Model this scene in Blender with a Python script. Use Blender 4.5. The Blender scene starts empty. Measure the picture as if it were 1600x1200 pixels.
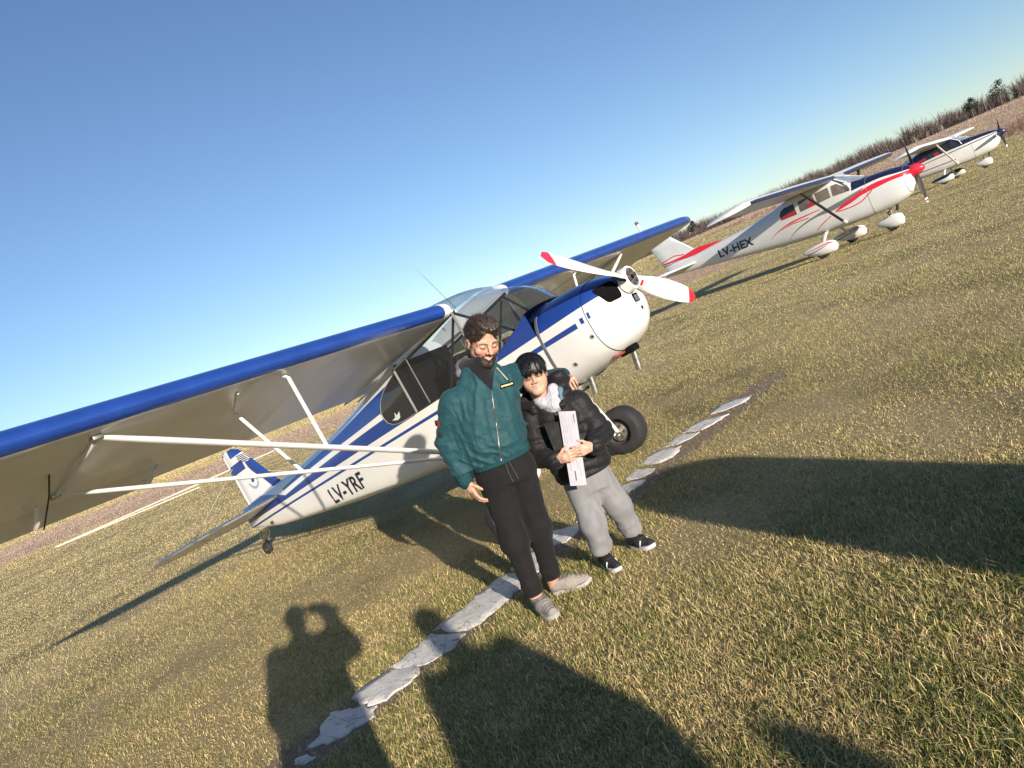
import bpy, bmesh, math, random
import numpy as np
from mathutils import Vector, Matrix, Euler
from mathutils.bvhtree import BVHTree
random.seed(7); rng = np.random.default_rng(11)
SC = bpy.context.scene
COL = SC.collection
GRASS_N = 1350000
R = math.radians

# ------------------------------------------------------------------ camera, sky, sun, exposure
CAM_H = 1.4155; FPX = 1091.15; ROLL = R(22.432); PITCH = R(3.986)
SUN_AZ = R(159.3); SUN_EL = R(13.9)
cd = bpy.data.cameras.new('camera'); cam = bpy.data.objects.new('camera', cd); COL.objects.link(cam)
cd.sensor_fit = 'HORIZONTAL'; cd.sensor_width = 36.0; cd.lens = FPX/1600*36.0
cd.clip_start = 0.03; cd.clip_end = 6000
_f = Vector((0, math.cos(PITCH), -math.sin(PITCH))); _u = Vector((0, math.sin(PITCH), math.cos(PITCH))); _r = Vector((1, 0, 0))
_ir = _r*math.cos(ROLL) - _u*math.sin(ROLL); _iu = _r*math.sin(ROLL) + _u*math.cos(ROLL)
_m = Matrix((_ir, _iu, -_f)).transposed().to_4x4(); _m.translation = Vector((0, 0, CAM_H))
cam.matrix_world = _m
SC.camera = cam
w = bpy.data.worlds.new('World'); SC.world = w; w.use_nodes = True
nt = w.node_tree; nt.nodes.clear()
sky = nt.nodes.new('ShaderNodeTexSky'); sky.sky_type = 'NISHITA'; sky.sun_disc = False
sky.sun_elevation = SUN_EL; sky.sun_rotation = SUN_AZ; sky.altitude = 50; sky.air_density = 1.0; sky.dust_density = 0.0; sky.ozone_density = 2.6
bg = nt.nodes.new('ShaderNodeBackground'); bg.inputs['Strength'].default_value = 0.092
wo = nt.nodes.new('ShaderNodeOutputWorld')
tint = nt.nodes.new('ShaderNodeMix'); tint.data_type = 'RGBA'; tint.blend_type = 'MULTIPLY'; tint.inputs[0].default_value = 1.0; tint.inputs[7].default_value = (.95, .965, 1.06, 1)
nt.links.new(sky.outputs[0], tint.inputs[6]); hs = nt.nodes.new('ShaderNodeHueSaturation'); hs.inputs['Saturation'].default_value = 1.0; nt.links.new(tint.outputs[2], hs.inputs['Color']); nt.links.new(hs.outputs[0], bg.inputs[0]); nt.links.new(bg.outputs[0], wo.inputs[0])
sl = bpy.data.lights.new('sun', 'SUN'); sl.energy = 5.0; sl.angle = R(0.53); sl.color = (1.0, 0.90, 0.76)
sun = bpy.data.objects.new('sun', sl); COL.objects.link(sun)
SUN_DIR = Vector((math.sin(SUN_AZ)*math.cos(SUN_EL), math.cos(SUN_AZ)*math.cos(SUN_EL), math.sin(SUN_EL)))
sun.rotation_euler = SUN_DIR.to_track_quat('Z', 'Y').to_euler()
SC.view_settings.view_transform = 'Standard'; SC.view_settings.look = 'None'
SC.view_settings.exposure = 0.68; SC.view_settings.gamma = 1.0; SC.view_settings.use_curve_mapping = False
SC.cycles.max_bounces = 8; SC.cycles.transparent_max_bounces = 12; SC.cycles.caustics_reflective = False; SC.cycles.caustics_refractive = False

# ------------------------------------------------------------------ helpers
def tag(o, label=None, cat=None, group=None, kind=None):
    if label: o['label'] = label
    if cat: o['category'] = cat
    if group: o['group'] = group
    if kind: o['kind'] = kind
    return o
def empty(name, loc=(0, 0, 0), rz=0.0):
    o = bpy.data.objects.new(name, None); COL.objects.link(o); o.location = loc; o.rotation_euler = (0, 0, rz); o.empty_display_size = .2
    return o
def np_mesh(name, V, F, mats, parent=None, mi=None, smooth=True, mtx=None, attrs=None):
    """V (n,3); F list of index arrays or (m,k) array"""
    me = bpy.data.meshes.new(name); V = np.asarray(V, np.float32)
    me.vertices.add(len(V)); me.vertices.foreach_set('co', V.ravel())
    if isinstance(F, np.ndarray):
        n, k = F.shape; li = F.ravel(); starts = np.arange(n)*k; tot = np.full(n, k)
    else:
        tot = np.array([len(f) for f in F]); starts = np.r_[0, np.cumsum(tot)[:-1]]; li = np.concatenate([np.asarray(f) for f in F]); n = len(F)
    me.loops.add(len(li)); me.loops.foreach_set('vertex_index', li.astype(np.int32))
    me.polygons.add(n); me.polygons.foreach_set('loop_start', starts.astype(np.int32)); me.polygons.foreach_set('loop_total', tot.astype(np.int32))
    if mi is not None: me.polygons.foreach_set('material_index', np.asarray(mi, np.int32))
    me.update(calc_edges=True); me.validate()
    if smooth: me.shade_smooth()
    for m in (mats if isinstance(mats, (list, tuple)) else [mats]): me.materials.append(m)
    for k_, A in (attrs or {}).items():
        A = np.asarray(A, np.float32)
        at = me.color_attributes.new(k_, 'FLOAT_COLOR', 'POINT')
        at.data.foreach_set('color', np.c_[A, np.ones(len(A), np.float32)].ravel())
    o = bpy.data.objects.new(name, me); COL.objects.link(o)
    if parent: o.parent = parent
    if mtx is not None: o.matrix_basis = mtx
    return o
class MB:
    """collects shapes into ONE mesh object"""
    def __init__(s): s.v = []; s.f = []; s.m = []
    def add(s, V, F, m=0):
        b = len(s.v); s.v += [tuple(map(float, p)) for p in V]; s.f += [[i+b for i in f] for f in F]; s.m += [m]*len(F) if isinstance(m, int) else list(m)
        return s
    def box(s, c, d, rot=None, m=0, bev=0.0):
        x, y, z = [q/2 for q in d]; P = []
        for sx in (-1, 1):
            for sy in (-1, 1):
                for sz in (-1, 1): P.append(Vector((sx*x, sy*y, sz*z)))
        F = [(0, 1, 3, 2), (4, 6, 7, 5), (0, 4, 5, 1), (2, 3, 7, 6), (0, 2, 6, 4), (1, 5, 7, 3)]
        if bev > 0:
            bm = bmesh.new(); vs = [bm.verts.new(p) for p in P]
            for f in F: bm.faces.new([vs[i] for i in f])
            bmesh.ops.recalc_face_normals(bm, faces=bm.faces)
            bmesh.ops.bevel(bm, geom=bm.edges[:], offset=bev, segments=2, affect='EDGES', profile=.5)
            bm.verts.ensure_lookup_table(); P = [v.co.copy() for v in bm.verts]; F = [[v.index for v in f.verts] for f in bm.faces]; bm.free()
        if rot is not None: P = [rot @ p for p in P]
        c = Vector(c); return s.add([p+c for p in P], F, m)
    def tube(s, pts, r, n=10, cap=True, m=0, flat=1.0, up=None):
        pts = [Vector(p) for p in pts]; k = len(pts); rs = r if isinstance(r, (list, tuple)) else [r]*k
        V = []; F = []; nrm = None
        for i, p in enumerate(pts):
            t = (pts[min(i+1, k-1)]-pts[max(i-1, 0)]).normalized()
            if nrm is None:
                a = Vector(up) if up is not None else (Vector((0, 0, 1)) if abs(t.z) < .9 else Vector((1, 0, 0)))
                nrm = (a-t*a.dot(t)).normalized()
            else: nrm = (nrm-t*nrm.dot(t)).normalized()
            b = t.cross(nrm)
            for j in range(n):
                a = 2*math.pi*j/n; V.append(p+nrm*(math.cos(a)*rs[i])+b*(math.sin(a)*rs[i]*flat))
        for i in range(k-1):
            for j in range(n):
                F.append((i*n+j, i*n+(j+1) % n, (i+1)*n+(j+1) % n, (i+1)*n+j))
        if cap: F += [tuple(range(n-1, -1, -1)), tuple(range((k-1)*n, k*n))]
        return s.add(V, F, m)
    def loft(s, rings, closed=True, cap0=False, cap1=False, m=0, mf=None):
        n = len(rings[0]); V = [p for r in rings for p in r]; F = []; M = []
        for i in range(len(rings)-1):
            for j in range(n if closed else n-1):
                F.append((i*n+j, (i+1)*n+j, (i+1)*n+(j+1) % n, i*n+(j+1) % n)); M.append(mf(i, j) if mf else m)
        if cap0: F.append(tuple(range(n))); M.append(mf(0, 0) if mf else m)
        if cap1: F.append(tuple((len(rings)-1)*n+j for j in range(n-1, -1, -1))); M.append(mf(len(rings)-2, 0) if mf else m)
        return s.add(V, F, M)
    def lathe(s, prof, c, axis, n=32, m=0):
        """prof [(t, r)] along axis"""
        a = Vector(axis).normalized(); e = Vector((0, 0, 1)) if abs(a.z) < .9 else Vector((1, 0, 0)); e = (e-a*e.dot(a)).normalized(); b = a.cross(e); c = Vector(c)
        rings = [[c+a*t+e*(math.cos(2*math.pi*j/n)*r)+b*(math.sin(2*math.pi*j/n)*r) for j in range(n)] for t, r in prof]
        return s.loft(rings, True, m=m)
    def prism(s, poly, d0, d1, fn, m=0):
        """2-D polygon extruded; fn(u,v,w)->point"""
        n = len(poly); V = [fn(u, v, d0) for u, v in poly]+[fn(u, v, d1) for u, v in poly]
        F = [tuple(range(n)), tuple(range(2*n-1, n-1, -1))]+[(i, i+n, (i+1) % n+n, (i+1) % n) for i in range(n)]
        return s.add(V, F, m)
    def build(s, name, mats, parent=None, smooth=True, mtx=None, sharp=35, bevel=0.0):
        o = np_mesh(name, np.array(s.v), s.f, mats, parent, s.m, False, mtx)
        bm = bmesh.new(); bm.from_mesh(o.data); bmesh.ops.recalc_face_normals(bm, faces=bm.faces)
        bm.to_mesh(o.data); bm.free()
        if smooth:
            o.data.shade_smooth(); o.data.set_sharp_from_angle(angle=R(sharp))
        if bevel > 0:
            b = o.modifiers.new('b', 'BEVEL'); b.width = bevel; b.segments = 2; b.limit_method = 'ANGLE'; b.angle_limit = R(40)
        return o
    def bvh(s): return BVHTree.FromPolygons([Vector(p) for p in s.v], s.f)

# ------------------------------------------------------------------ materials
class NT:
    def __init__(s, name):
        s.mat = bpy.data.materials.new(name); s.mat.use_nodes = True; s.t = s.mat.node_tree; s.n = s.t.nodes; s.l = s.t.links
        s.p = s.n['Principled BSDF']; s.tc = None
    def node(s, ty, **kw):
        o = s.n.new(ty)
        for k, v in kw.items(): setattr(o, k, v)
        return o
    def co(s, out='Object'):
        if s.tc is None: s.tc = s.node('ShaderNodeTexCoord')
        return s.tc.outputs[out]
    def link(s, a, b): s.l.new(a, b)
    def set(s, sock, v):
        if hasattr(v, 'is_linked') or isinstance(v, bpy.types.NodeSocket): s.l.new(v, sock)
        else: sock.default_value = v
    def noise(s, scale, detail=4, vec=None, rough=.55, scl=None, dist=0):
        n = s.node('ShaderNodeTexNoise'); n.inputs['Scale'].default_value = scale; n.inputs['Detail'].default_value = detail; n.inputs['Roughness'].default_value = rough; n.inputs['Distortion'].default_value = dist
        v = vec or s.co()
        if scl:
            mp = s.node('ShaderNodeMapping'); mp.inputs['Scale'].default_value = scl; s.link(v, mp.inputs[0]); v = mp.outputs[0]
        s.link(v, n.inputs['Vector']); return n.outputs['Fac']
    def math(s, op, a, b=None, c=None, clamp=False):
        n = s.node('ShaderNodeMath', operation=op); n.use_clamp = clamp
        s.set(n.inputs[0], a)
        if b is not None: s.set(n.inputs[1], b)
        if c is not None: s.set(n.inputs[2], c)
        return n.outputs[0]
    def ramp(s, fac, lo, hi, a=0., b=1.):
        n = s.node('ShaderNodeMapRange'); n.interpolation_type = 'SMOOTHSTEP'; s.set(n.inputs[0], fac)
        n.inputs[1].default_value = lo; n.inputs[2].default_value = hi; n.inputs[3].default_value = a; n.inputs[4].default_value = b; return n.outputs[0]
    def mix(s, fac, a, b, mode='MIX'):
        n = s.node('ShaderNodeMix', data_type='RGBA', blend_type=mode); s.set(n.inputs['Factor'], fac)
        for sk, v in ((n.inputs[6], a), (n.inputs[7], b)):
            if isinstance(v, (tuple, list)): sk.default_value = (*v[:3], 1)
            else: s.link(v, sk)
        return n.outputs[2]
    def bump(s, h, strength, dist=.01):
        n = s.node('ShaderNodeBump'); n.inputs['Strength'].default_value = strength; n.inputs['Distance'].default_value = dist; s.link(h, n.inputs['Height'])
        s.link(n.outputs[0], s.p.inputs['Normal'])
    def color(s, c):
        if isinstance(c, (tuple, list)): s.p.inputs['Base Color'].default_value = (*c[:3], 1)
        else: s.link(c, s.p.inputs['Base Color'])
    def rough(s, v): s.set(s.p.inputs['Roughness'], v)
def M(name, col, rough=.5, metal=0., var=.12, vs=6., bump=0., bs=60., coat=0., spec=.5, bd=.004):
    t = NT(name)
    if var > 0:
        f = t.noise(vs, 5); d = tuple(c*(1-var) for c in col); l = tuple(min(1, c*(1+var)) for c in col)
        t.color(t.mix(t.ramp(f, .3, .7), d, l))
        t.rough(t.ramp(t.noise(vs*2.3, 3), .3, .7, max(.02, rough*.85), min(1, rough*1.15)))
    else: t.color(col); t.rough(rough)
    t.p.inputs['Metallic'].default_value = metal; t.p.inputs['Specular IOR Level'].default_value = spec
    if coat: t.p.inputs['Coat Weight'].default_value = coat; t.p.inputs['Coat Roughness'].default_value = .08
    if bump: t.bump(t.noise(bs, 4), bump, bd)
    return t.mat
def attr_mat(name, attr, rough=.6, bump=0., bs=80, spec=.4, sss=0.):
    t = NT(name); a = t.node('ShaderNodeAttribute', attribute_name=attr); t.color(a.outputs['Color']); t.rough(rough)
    t.p.inputs['Specular IOR Level'].default_value = spec
    if sss: t.p.inputs['Subsurface Weight'].default_value = sss; t.p.inputs['Subsurface Radius'].default_value = (.012, .005, .003); t.p.inputs['Subsurface Scale'].default_value = .6
    if bump: t.bump(t.noise(bs, 4), bump, .003)
    return t.mat
def glass_mat(name, tint=(.85, .9, .95), alpha=.25, rough=.03):
    """thin pane: mostly clear with reflections"""
    t = NT(name); t.n.remove(t.p); tr = t.node('ShaderNodeBsdfTransparent'); tr.inputs[0].default_value = (*tint, 1)
    gl = t.node('ShaderNodeBsdfGlossy'); gl.inputs['Roughness'].default_value = rough; gl.inputs[0].default_value = (1, 1, 1, 1)
    df = t.node('ShaderNodeBsdfDiffuse'); df.inputs[0].default_value = (.55, .6, .65, 1)
    m1 = t.node('ShaderNodeMixShader'); m1.inputs[0].default_value = alpha*.35; t.link(tr.outputs[0], m1.inputs[1]); t.link(df.outputs[0], m1.inputs[2])
    ge = t.node('ShaderNodeNewGeometry'); dt = t.node('ShaderNodeVectorMath', operation='DOT_PRODUCT'); t.link(ge.outputs['Incoming'], dt.inputs[0]); t.link(ge.outputs['Normal'], dt.inputs[1])
    k = t.math('MULTIPLY_ADD', t.math('POWER', t.math('SUBTRACT', 1.0, t.math('ABSOLUTE', dt.outputs['Value']), clamp=True), 5.0), .95, .05)
    m2 = t.node('ShaderNodeMixShader'); t.link(k, m2.inputs[0]); t.link(m1.outputs[0], m2.inputs[1]); t.link(gl.outputs[0], m2.inputs[2])
    t.link(m2.outputs[0], t.n['Material Output'].inputs[0]); return t.mat
def livery(name, base, bands, xr, zr, rough=.3, coat=.3, var=.05):
    """side-view paint scheme: each band (colour, lo[(x,z)], hi[(x,z)]) in object x,z; both flanks get it"""
    t = NT(name); sx = t.node('ShaderNodeSeparateXYZ'); t.link(t.co(), sx.inputs[0])
    nx = t.math('DIVIDE', t.math('SUBTRACT', sx.outputs[0], xr[0]), xr[1]-xr[0])
    z = sx.outputs[2]
    f = t.noise(3., 5); col = t.mix(t.ramp(f, .3, .7), tuple(c*(1-var) for c in base), base)
    def curve(pts):
        n = t.node('ShaderNodeFloatCurve'); c = n.mapping.curves[0]; n.mapping.use_clip = False
        q = [((x-xr[0])/(xr[1]-xr[0]), (zz-zr[0])/(zr[1]-zr[0])) for x, zz in pts]
        c.points[0].location = q[0]; c.points[1].location = q[-1]
        for p in q[1:-1]: c.points.new(*p)
        for p in c.points: p.handle_type = 'VECTOR' if len(q) < 4 else 'AUTO'
        n.mapping.extend = 'HORIZONTAL'; n.mapping.update(); t.link(nx, n.inputs['Value'])
        return t.math('MULTIPLY_ADD', n.outputs[0], zr[1]-zr[0], zr[0])
    for cc, lo, hi in bands:
        x0 = max(lo[0][0], hi[0][0]); x1 = min(lo[-1][0], hi[-1][0])
        k = t.math('MULTIPLY', t.math('GREATER_THAN', z, curve(lo)), t.math('LESS_THAN', z, curve(hi)))
        k = t.math('MULTIPLY', k, t.math('MULTIPLY', t.math('GREATER_THAN', sx.outputs[0], x0), t.math('LESS_THAN', sx.outputs[0], x1)))
        col = t.mix(k, col, cc)
    # fine grime
    col = t.mix(t.ramp(t.noise(14, 6, rough=.7), .62, .8, 0, .25), col, (.32, .30, .27))
    t.color(col); t.rough(rough); t.p.inputs['Coat Weight'].default_value = coat; t.p.inputs['Coat Roughness'].default_value = .1
    return t.mat
def decal(name, poly, target, mat, parent, mtx=None, side=-1, off=.004, step=.06, axis='y', smooth=True):
    """flat print laid on a surface: 2-D polygons (lists of (u,v)) projected along y (side view) or -z/x"""
    bm = bmesh.new()
    polys = poly if isinstance(poly[0][0], (tuple, list)) else [poly]
    for P in polys:
        vs = [bm.verts.new((p[0], 0, p[1])) for p in P]
        if len(vs) >= 3:
            try: bm.faces.new(vs)
            except ValueError: pass
    return _decal_bm(name, bm, target, mat, parent, mtx, side, off, step, axis, smooth)
def _decal_bm(name, bm, target, mat, parent, mtx, side, off, step, axis, smooth=True):
    us = [v.co.x for v in bm.verts]; ws = [v.co.z for v in bm.verts]
    for k in range(1, int((max(us)-min(us))/step)+1):
        bmesh.ops.bisect_plane(bm, geom=bm.verts[:]+bm.edges[:]+bm.faces[:], plane_co=(min(us)+k*step, 0, 0), plane_no=(1, 0, 0))
    for k in range(1, int((max(ws)-min(ws))/step)+1):
        bmesh.ops.bisect_plane(bm, geom=bm.verts[:]+bm.edges[:]+bm.faces[:], plane_co=(0, 0, min(ws)+k*step), plane_no=(0, 0, 1))
    bmesh.ops.triangulate(bm, faces=bm.faces)
    dead = []
    for v in bm.verts:
        u, q = v.co.x, v.co.z
        if axis == 'y': o = Vector((u, side*3, q)); d = Vector((0, -side, 0))
        elif axis == 'x': o = Vector((side*6, u, q)); d = Vector((-side, 0, 0))
        else: o = Vector((u, q, side*4)); d = Vector((0, 0, -side))
        h = target.ray_cast(o, d)
        if h[0] is None: dead.append(v)
        else:
            v.co = h[0]-d*off
    bmesh.ops.delete(bm, geom=dead, context='VERTS')
    me = bpy.data.meshes.new(name); bm.to_mesh(me); bm.free(); me.materials.append(mat)
    if smooth: me.shade_smooth()
    o = bpy.data.objects.new(name, me); COL.objects.link(o); o.parent = parent
    if mtx is not None: o.matrix_basis = mtx
    return o
def text_bm(txt, size, xform, bold=.0, sx=1.0, space=1.0):
    """font outline -> bmesh in (x,0,z) plane; xform(u,v)->(x,z)"""
    c = bpy.data.curves.new('t', 'FONT'); c.body = txt; c.size = size; c.resolution_u = 3; c.offset = bold; c.space_character = space
    o = bpy.data.objects.new('t', c); COL.objects.link(o)
    dg = bpy.context.evaluated_depsgraph_get(); me = bpy.data.meshes.new_from_object(o.evaluated_get(dg))
    COL.objects.unlink(o); bpy.data.objects.remove(o); bpy.data.curves.remove(c)
    bm = bmesh.new(); bm.from_mesh(me); bpy.data.meshes.remove(me)
    for v in bm.verts:
        x, z = xform(v.co.x*sx, v.co.y); v.co = (x, 0, z)
    bmesh.ops.remove_doubles(bm, verts=bm.verts, dist=1e-5)
    return bm
def vnoise(P, seed=0):
    """value noise 0..1, P (...,3)"""
    P = np.asarray(P, np.float32); i = np.floor(P).astype(np.int64); f = P-i; f = f*f*(3-2*f)
    def h(a, b, c):
        n = (a*374761393+b*668265263+c*2147483647+seed*974634777) & 0xffffffff
        n = ((n ^ (n >> 13))*1274126177) & 0xffffffff; n = (n ^ (n >> 16)) & 0xffff
        return n.astype(np.float32)/65535.
    x, y, z = i[..., 0], i[..., 1], i[..., 2]; fx, fy, fz = f[..., 0], f[..., 1], f[..., 2]
    L = lambda a, b, t: a+(b-a)*t
    return L(L(L(h(x, y, z), h(x+1, y, z), fx), L(h(x, y+1, z), h(x+1, y+1, z), fx), fy), L(L(h(x, y, z+1), h(x+1, y, z+1), fx), L(h(x, y+1, z+1), h(x+1, y+1, z+1), fx), fy), fz)
def fbm(P, oct=3, seed=0):
    s = 0; a = .5; t = 0
    for k in range(oct): s = s+a*vnoise(np.asarray(P)*2**k, seed+k); t += a; a *= .5
    return s/t
def sstep(a, b, x):
    t = np.clip((x-a)/(b-a), 0, 1); return t*t*(3-2*t)
# ------------------------------------------------------------------ terrain
def terrain_z(x, y):
    x = np.asarray(x, float); y = np.asarray(y, float); r = np.hypot(x, y); az = np.degrees(np.arctan2(x, y))
    k = .28+.72*sstep(2, 14, az)*(1-sstep(75, 110, az))
    return k*(7.0*sstep(50, 235, r)+np.clip(r-235, 0, 250)*.033)
rad = np.r_[0, np.geomspace(.6, 3500, 90)]; na = 180
V = [(0, 0, 0)]; F = []
for r_ in rad[1:]:
    a = np.arange(na)*2*math.pi/na; x = np.sin(a)*r_; y = np.cos(a)*r_; z = terrain_z(x, y)
    V += list(zip(x, y, z))
for j in range(na): F.append((0, 1+(j+1) % na, 1+j))
for i in range(len(rad)-2):
    for j in range(na):
        a0 = 1+i*na; F.append((a0+j, a0+(j+1) % na, a0+na+(j+1) % na, a0+na+j))
LINE_A = np.array([-1.60, 2.98]); LINE_B = np.array([2.02, 6.52])
def ground_material():
    t = NT('ground_turf'); sx = t.node('ShaderNodeSeparateXYZ'); t.link(t.co(), sx.inputs[0]); x, y = sx.outputs[0], sx.outputs[1]
    big = t.noise(.16, 5); mid = t.noise(1.1, 5); fine = t.noise(28, 6, rough=.7); str_ = t.noise(.55, 5, scl=(1, .35, 1))
    g = t.mix(t.ramp(mid, .35, .65), (.24, .20, .09), (.42, .325, .165))
    g = t.mix(t.ramp(str_, .35, .62), g, (.50, .385, .20))
    g = t.mix(t.ramp(fine, .35, .7, 0, .55), g, (.11, .085, .045))
    # ploughed strips and fields far off
    wx = t.math('ADD', x, t.math('MULTIPLY', t.math('SUBTRACT', big, .5), 22)); wy = t.math('ADD', y, t.math('MULTIPLY', t.math('SUBTRACT', t.noise(.09, 4), .5), 16))
    left = t.math('MULTIPLY', t.math('MULTIPLY', t.ramp(wy, 43, 46), t.ramp(wy, 96, 90)), t.ramp(wx, 30, 20))
    right = t.math('MAXIMUM', t.ramp(wx, 49, 55), t.ramp(wy, 150, 156))
    rows = t.noise(1.0, 4, scl=(.05, .55, 1))
    br = t.mix(t.ramp(rows, .4, .6), (.34, .225, .155), (.44, .31, .21))
    g = t.mix(t.math('MAXIMUM', left, right, clamp=True), g, br)
    tan = t.math('MULTIPLY', t.ramp(t.noise(.7, 4, scl=(.05, .12, 1)), .45, .6), t.math('MAXIMUM', right, left, clamp=True))
    g = t.mix(t.math('MULTIPLY', tan, .6), g, (.50, .39, .22))
    # bare soil beside the painted slabs
    d = LINE_B-LINE_A; L = float(np.hypot(*d)); n = (-d[1]/L, d[0]/L)
    u = t.math('ADD', t.math('MULTIPLY', x, n[0]), t.math('ADD', t.math('MULTIPLY', y, n[1]), -float(LINE_A @ np.array(n))))
    s_ = t.math('ADD', t.math('MULTIPLY', x, d[0]/L), t.math('ADD', t.math('MULTIPLY', y, d[1]/L), -float(LINE_A @ d)/L))
    dist = t.math('ADD', t.math('ABSOLUTE', u), t.math('MULTIPLY', t.math('SUBTRACT', t.noise(7, 4), .5), .22))
    soil = t.math('MULTIPLY', t.ramp(dist, .25, .16), t.math('MULTIPLY', t.ramp(s_, -.4, .1), t.ramp(s_, L+.9, L+.3)))
    g = t.mix(soil, g, t.mix(t.ramp(fine, .3, .7), (.20, .145, .10), (.34, .255, .185)))
    t.color(g); t.rough(.95); t.p.inputs['Specular IOR Level'].default_value = .15
    t.bump(t.math('ADD', t.math('MULTIPLY', fine, .5), t.math('MULTIPLY', mid, .8)), .9, .05)
    return t.mat
ground = np_mesh('ground', V, F, ground_material(), None)
tag(ground, 'wide mown airfield turf running out to ploughed brown fields', 'ground', kind='structure')

# ------------------------------------------------------------------ white painted slabs of the edge line
FPX_, PPX, PPY = FPX, 800., 600.
def ground_pt(px, py):
    d = _ir*((px-PPX)/FPX)-_iu*((py-PPY)/FPX)+_f; t = -CAM_H/d.z; return [d.x*t, d.y*t]
SL = [[[-1.563, 3.056], [-1.556, 3.082], [-1.478, 3.032], [-1.455, 3.003], [-1.543, 3.007]],
 [[-1.533, 3.136], [-1.489, 3.196], [-1.47, 3.403], [-1.341, 3.357], [-1.195, 3.26], [-1.19, 3.177], [-1.272, 3.132], [-1.344, 3.099], [-1.42, 3.086]],
 [[-1.36, 3.467], [-1.317, 3.557], [-1.192, 3.622], [-1.068, 3.555], [-1.002, 3.524], [-0.986, 3.424], [-1.034, 3.38], [-1.102, 3.333], [-1.155, 3.268], [-1.295, 3.342]],
 [[-1.174, 3.652], [-1.049, 3.775], [-0.965, 3.896], [-0.752, 3.69], [-0.799, 3.582], [-0.906, 3.511], [-0.996, 3.519], [-1.119, 3.597]],
 [[-0.957, 3.944], [-0.875, 4.024], [-0.751, 4.117], [-0.676, 4.237], [-0.609, 4.306], [-0.499, 4.387], [-0.381, 4.234], [-0.388, 4.083], [-0.469, 3.956], [-0.546, 3.851], [-0.63, 3.79], [-0.736, 3.714], [-0.862, 3.829]],
 [[-.47, 4.43], [-.36, 4.62], [-.22, 4.56], [-.17, 4.38], [-.25, 4.15], [-.34, 4.20]],
 [[-.28, 4.72], [-.14, 4.86], [0.0, 4.80], [.06, 4.66], [-.06, 4.50], [-.2, 4.56]],
 [[.03, 4.84], [.10, 5.0], [.28, 5.12], [.38, 4.98], [.27, 4.80], [.12, 4.72]]]
for P in [[(70, 1070), (180, 1020), (310, 1000), (280, 1050), (200, 1100), (130, 1150)], [(110, 1000), (170, 940), (240, 885), (430, 880), (400, 920), (290, 975), (180, 1005)],
          [(280, 830), (340, 770), (420, 710), (520, 675), (700, 645), (660, 720), (560, 790), (450, 830), (330, 850)],
          [(510, 665), (570, 615), (640, 570), (720, 530), (880, 505), (820, 560), (720, 600), (640, 640)],
          [(700, 520), (800, 440), (900, 390), (1190, 320), (1060, 400), (960, 460), (860, 495)], [(990, 320), (1080, 230), (1240, 170), (1440, 120), (1370, 180), (1240, 245), (1120, 290)]]:
    SL.append([ground_pt(960+a*.15, 600+b*.15) for a, b in P])
def slab_mat():
    t = NT('white_limed_concrete'); f = t.noise(9, 6, rough=.65); c = t.mix(t.ramp(f, .3, .7), (.60, .555, .51), (.80, .75, .70))
    c = t.mix(t.ramp(t.noise(30, 5, rough=.7), .6, .78, 0, .6), c, (.27, .24, .21)); c = t.mix(t.ramp(t.noise(3, 4), .52, .72, 0, .5), c, (.46, .41, .36)); c = t.mix(t.ramp(t.math('ABSOLUTE', t.math('SUBTRACT', t.noise(6, 3, dist=1.2), .5)), .012, .0, 0, .8), c, (.14, .11, .09))
    t.color(c); t.rough(.9); t.bump(t.noise(45, 6, rough=.75), .8, .012); return t.mat
SLM = slab_mat()
A_, B_, C_ = [np.array(ground_pt(*p)) for p in ((86, 856), (428, 705), (322, 757))]
mk_ = MB(); mk_.tube([(*A_, .03), (*(A_*.5+B_*.5), .03), (*B_, .03)], [.05, .07, .06], 10, flat=2.0); mk_.tube([(*(A_+np.array([.5, -.5])), .03), (*(C_+np.array([.0, -.8])), .03)], [.045, .045], 10, flat=2.0)
mk_o = mk_.build('ground_marking', M('faded_lime_marking', (.62, .57, .48), .9), None); tag(mk_o, 'faded white lime marking on the turf beyond the blue tail', 'marking')
edge = empty('slab_line', (-1.6, 2.98, 0)); tag(edge, 'crooked line of white limed concrete slabs sunk in the turf', 'edge line')
slab_pts = []
for P in SL:
    P = np.array(P); c = P.mean(0); Q = []
    n = len(P)
    for i in range(n):        # rough broken outline
        a, b = P[i], P[(i+1) % n]; k = max(2, int(np.hypot(*(b-a))/.03))
        for q in range(k):
            p = a+(b-a)*q/k; Q.append(p+(np.array([vnoise(np.array([[p[0]*22, p[1]*22, 1]]), 3)[0], vnoise(np.array([[p[0]*22, p[1]*22, 9]]), 5)[0]])-.5)*.045)
    Q = np.array(Q); m = len(Q); tilt = rng.normal(0, .006, 2); ztop = .005+rng.uniform(-.002, .003)
    rings = []
    for s_, dz in ((1.02, -.05), (1.0, -.006), (.97, 0.0), (.6, .003), (.25, .002)):
        q = c+(Q-c)*s_; zz = ztop+dz+(q-c)@tilt*(1 if dz > -.04 else 0); rings.append([(x-edge.location.x, y-edge.location.y, z) for (x, y), z in zip(q, zz)])
    mb = MB(); mb.loft(rings, True, False, True); mb.build('slab', SLM, edge, sharp=50)
    slab_pts.append(Q)

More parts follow.
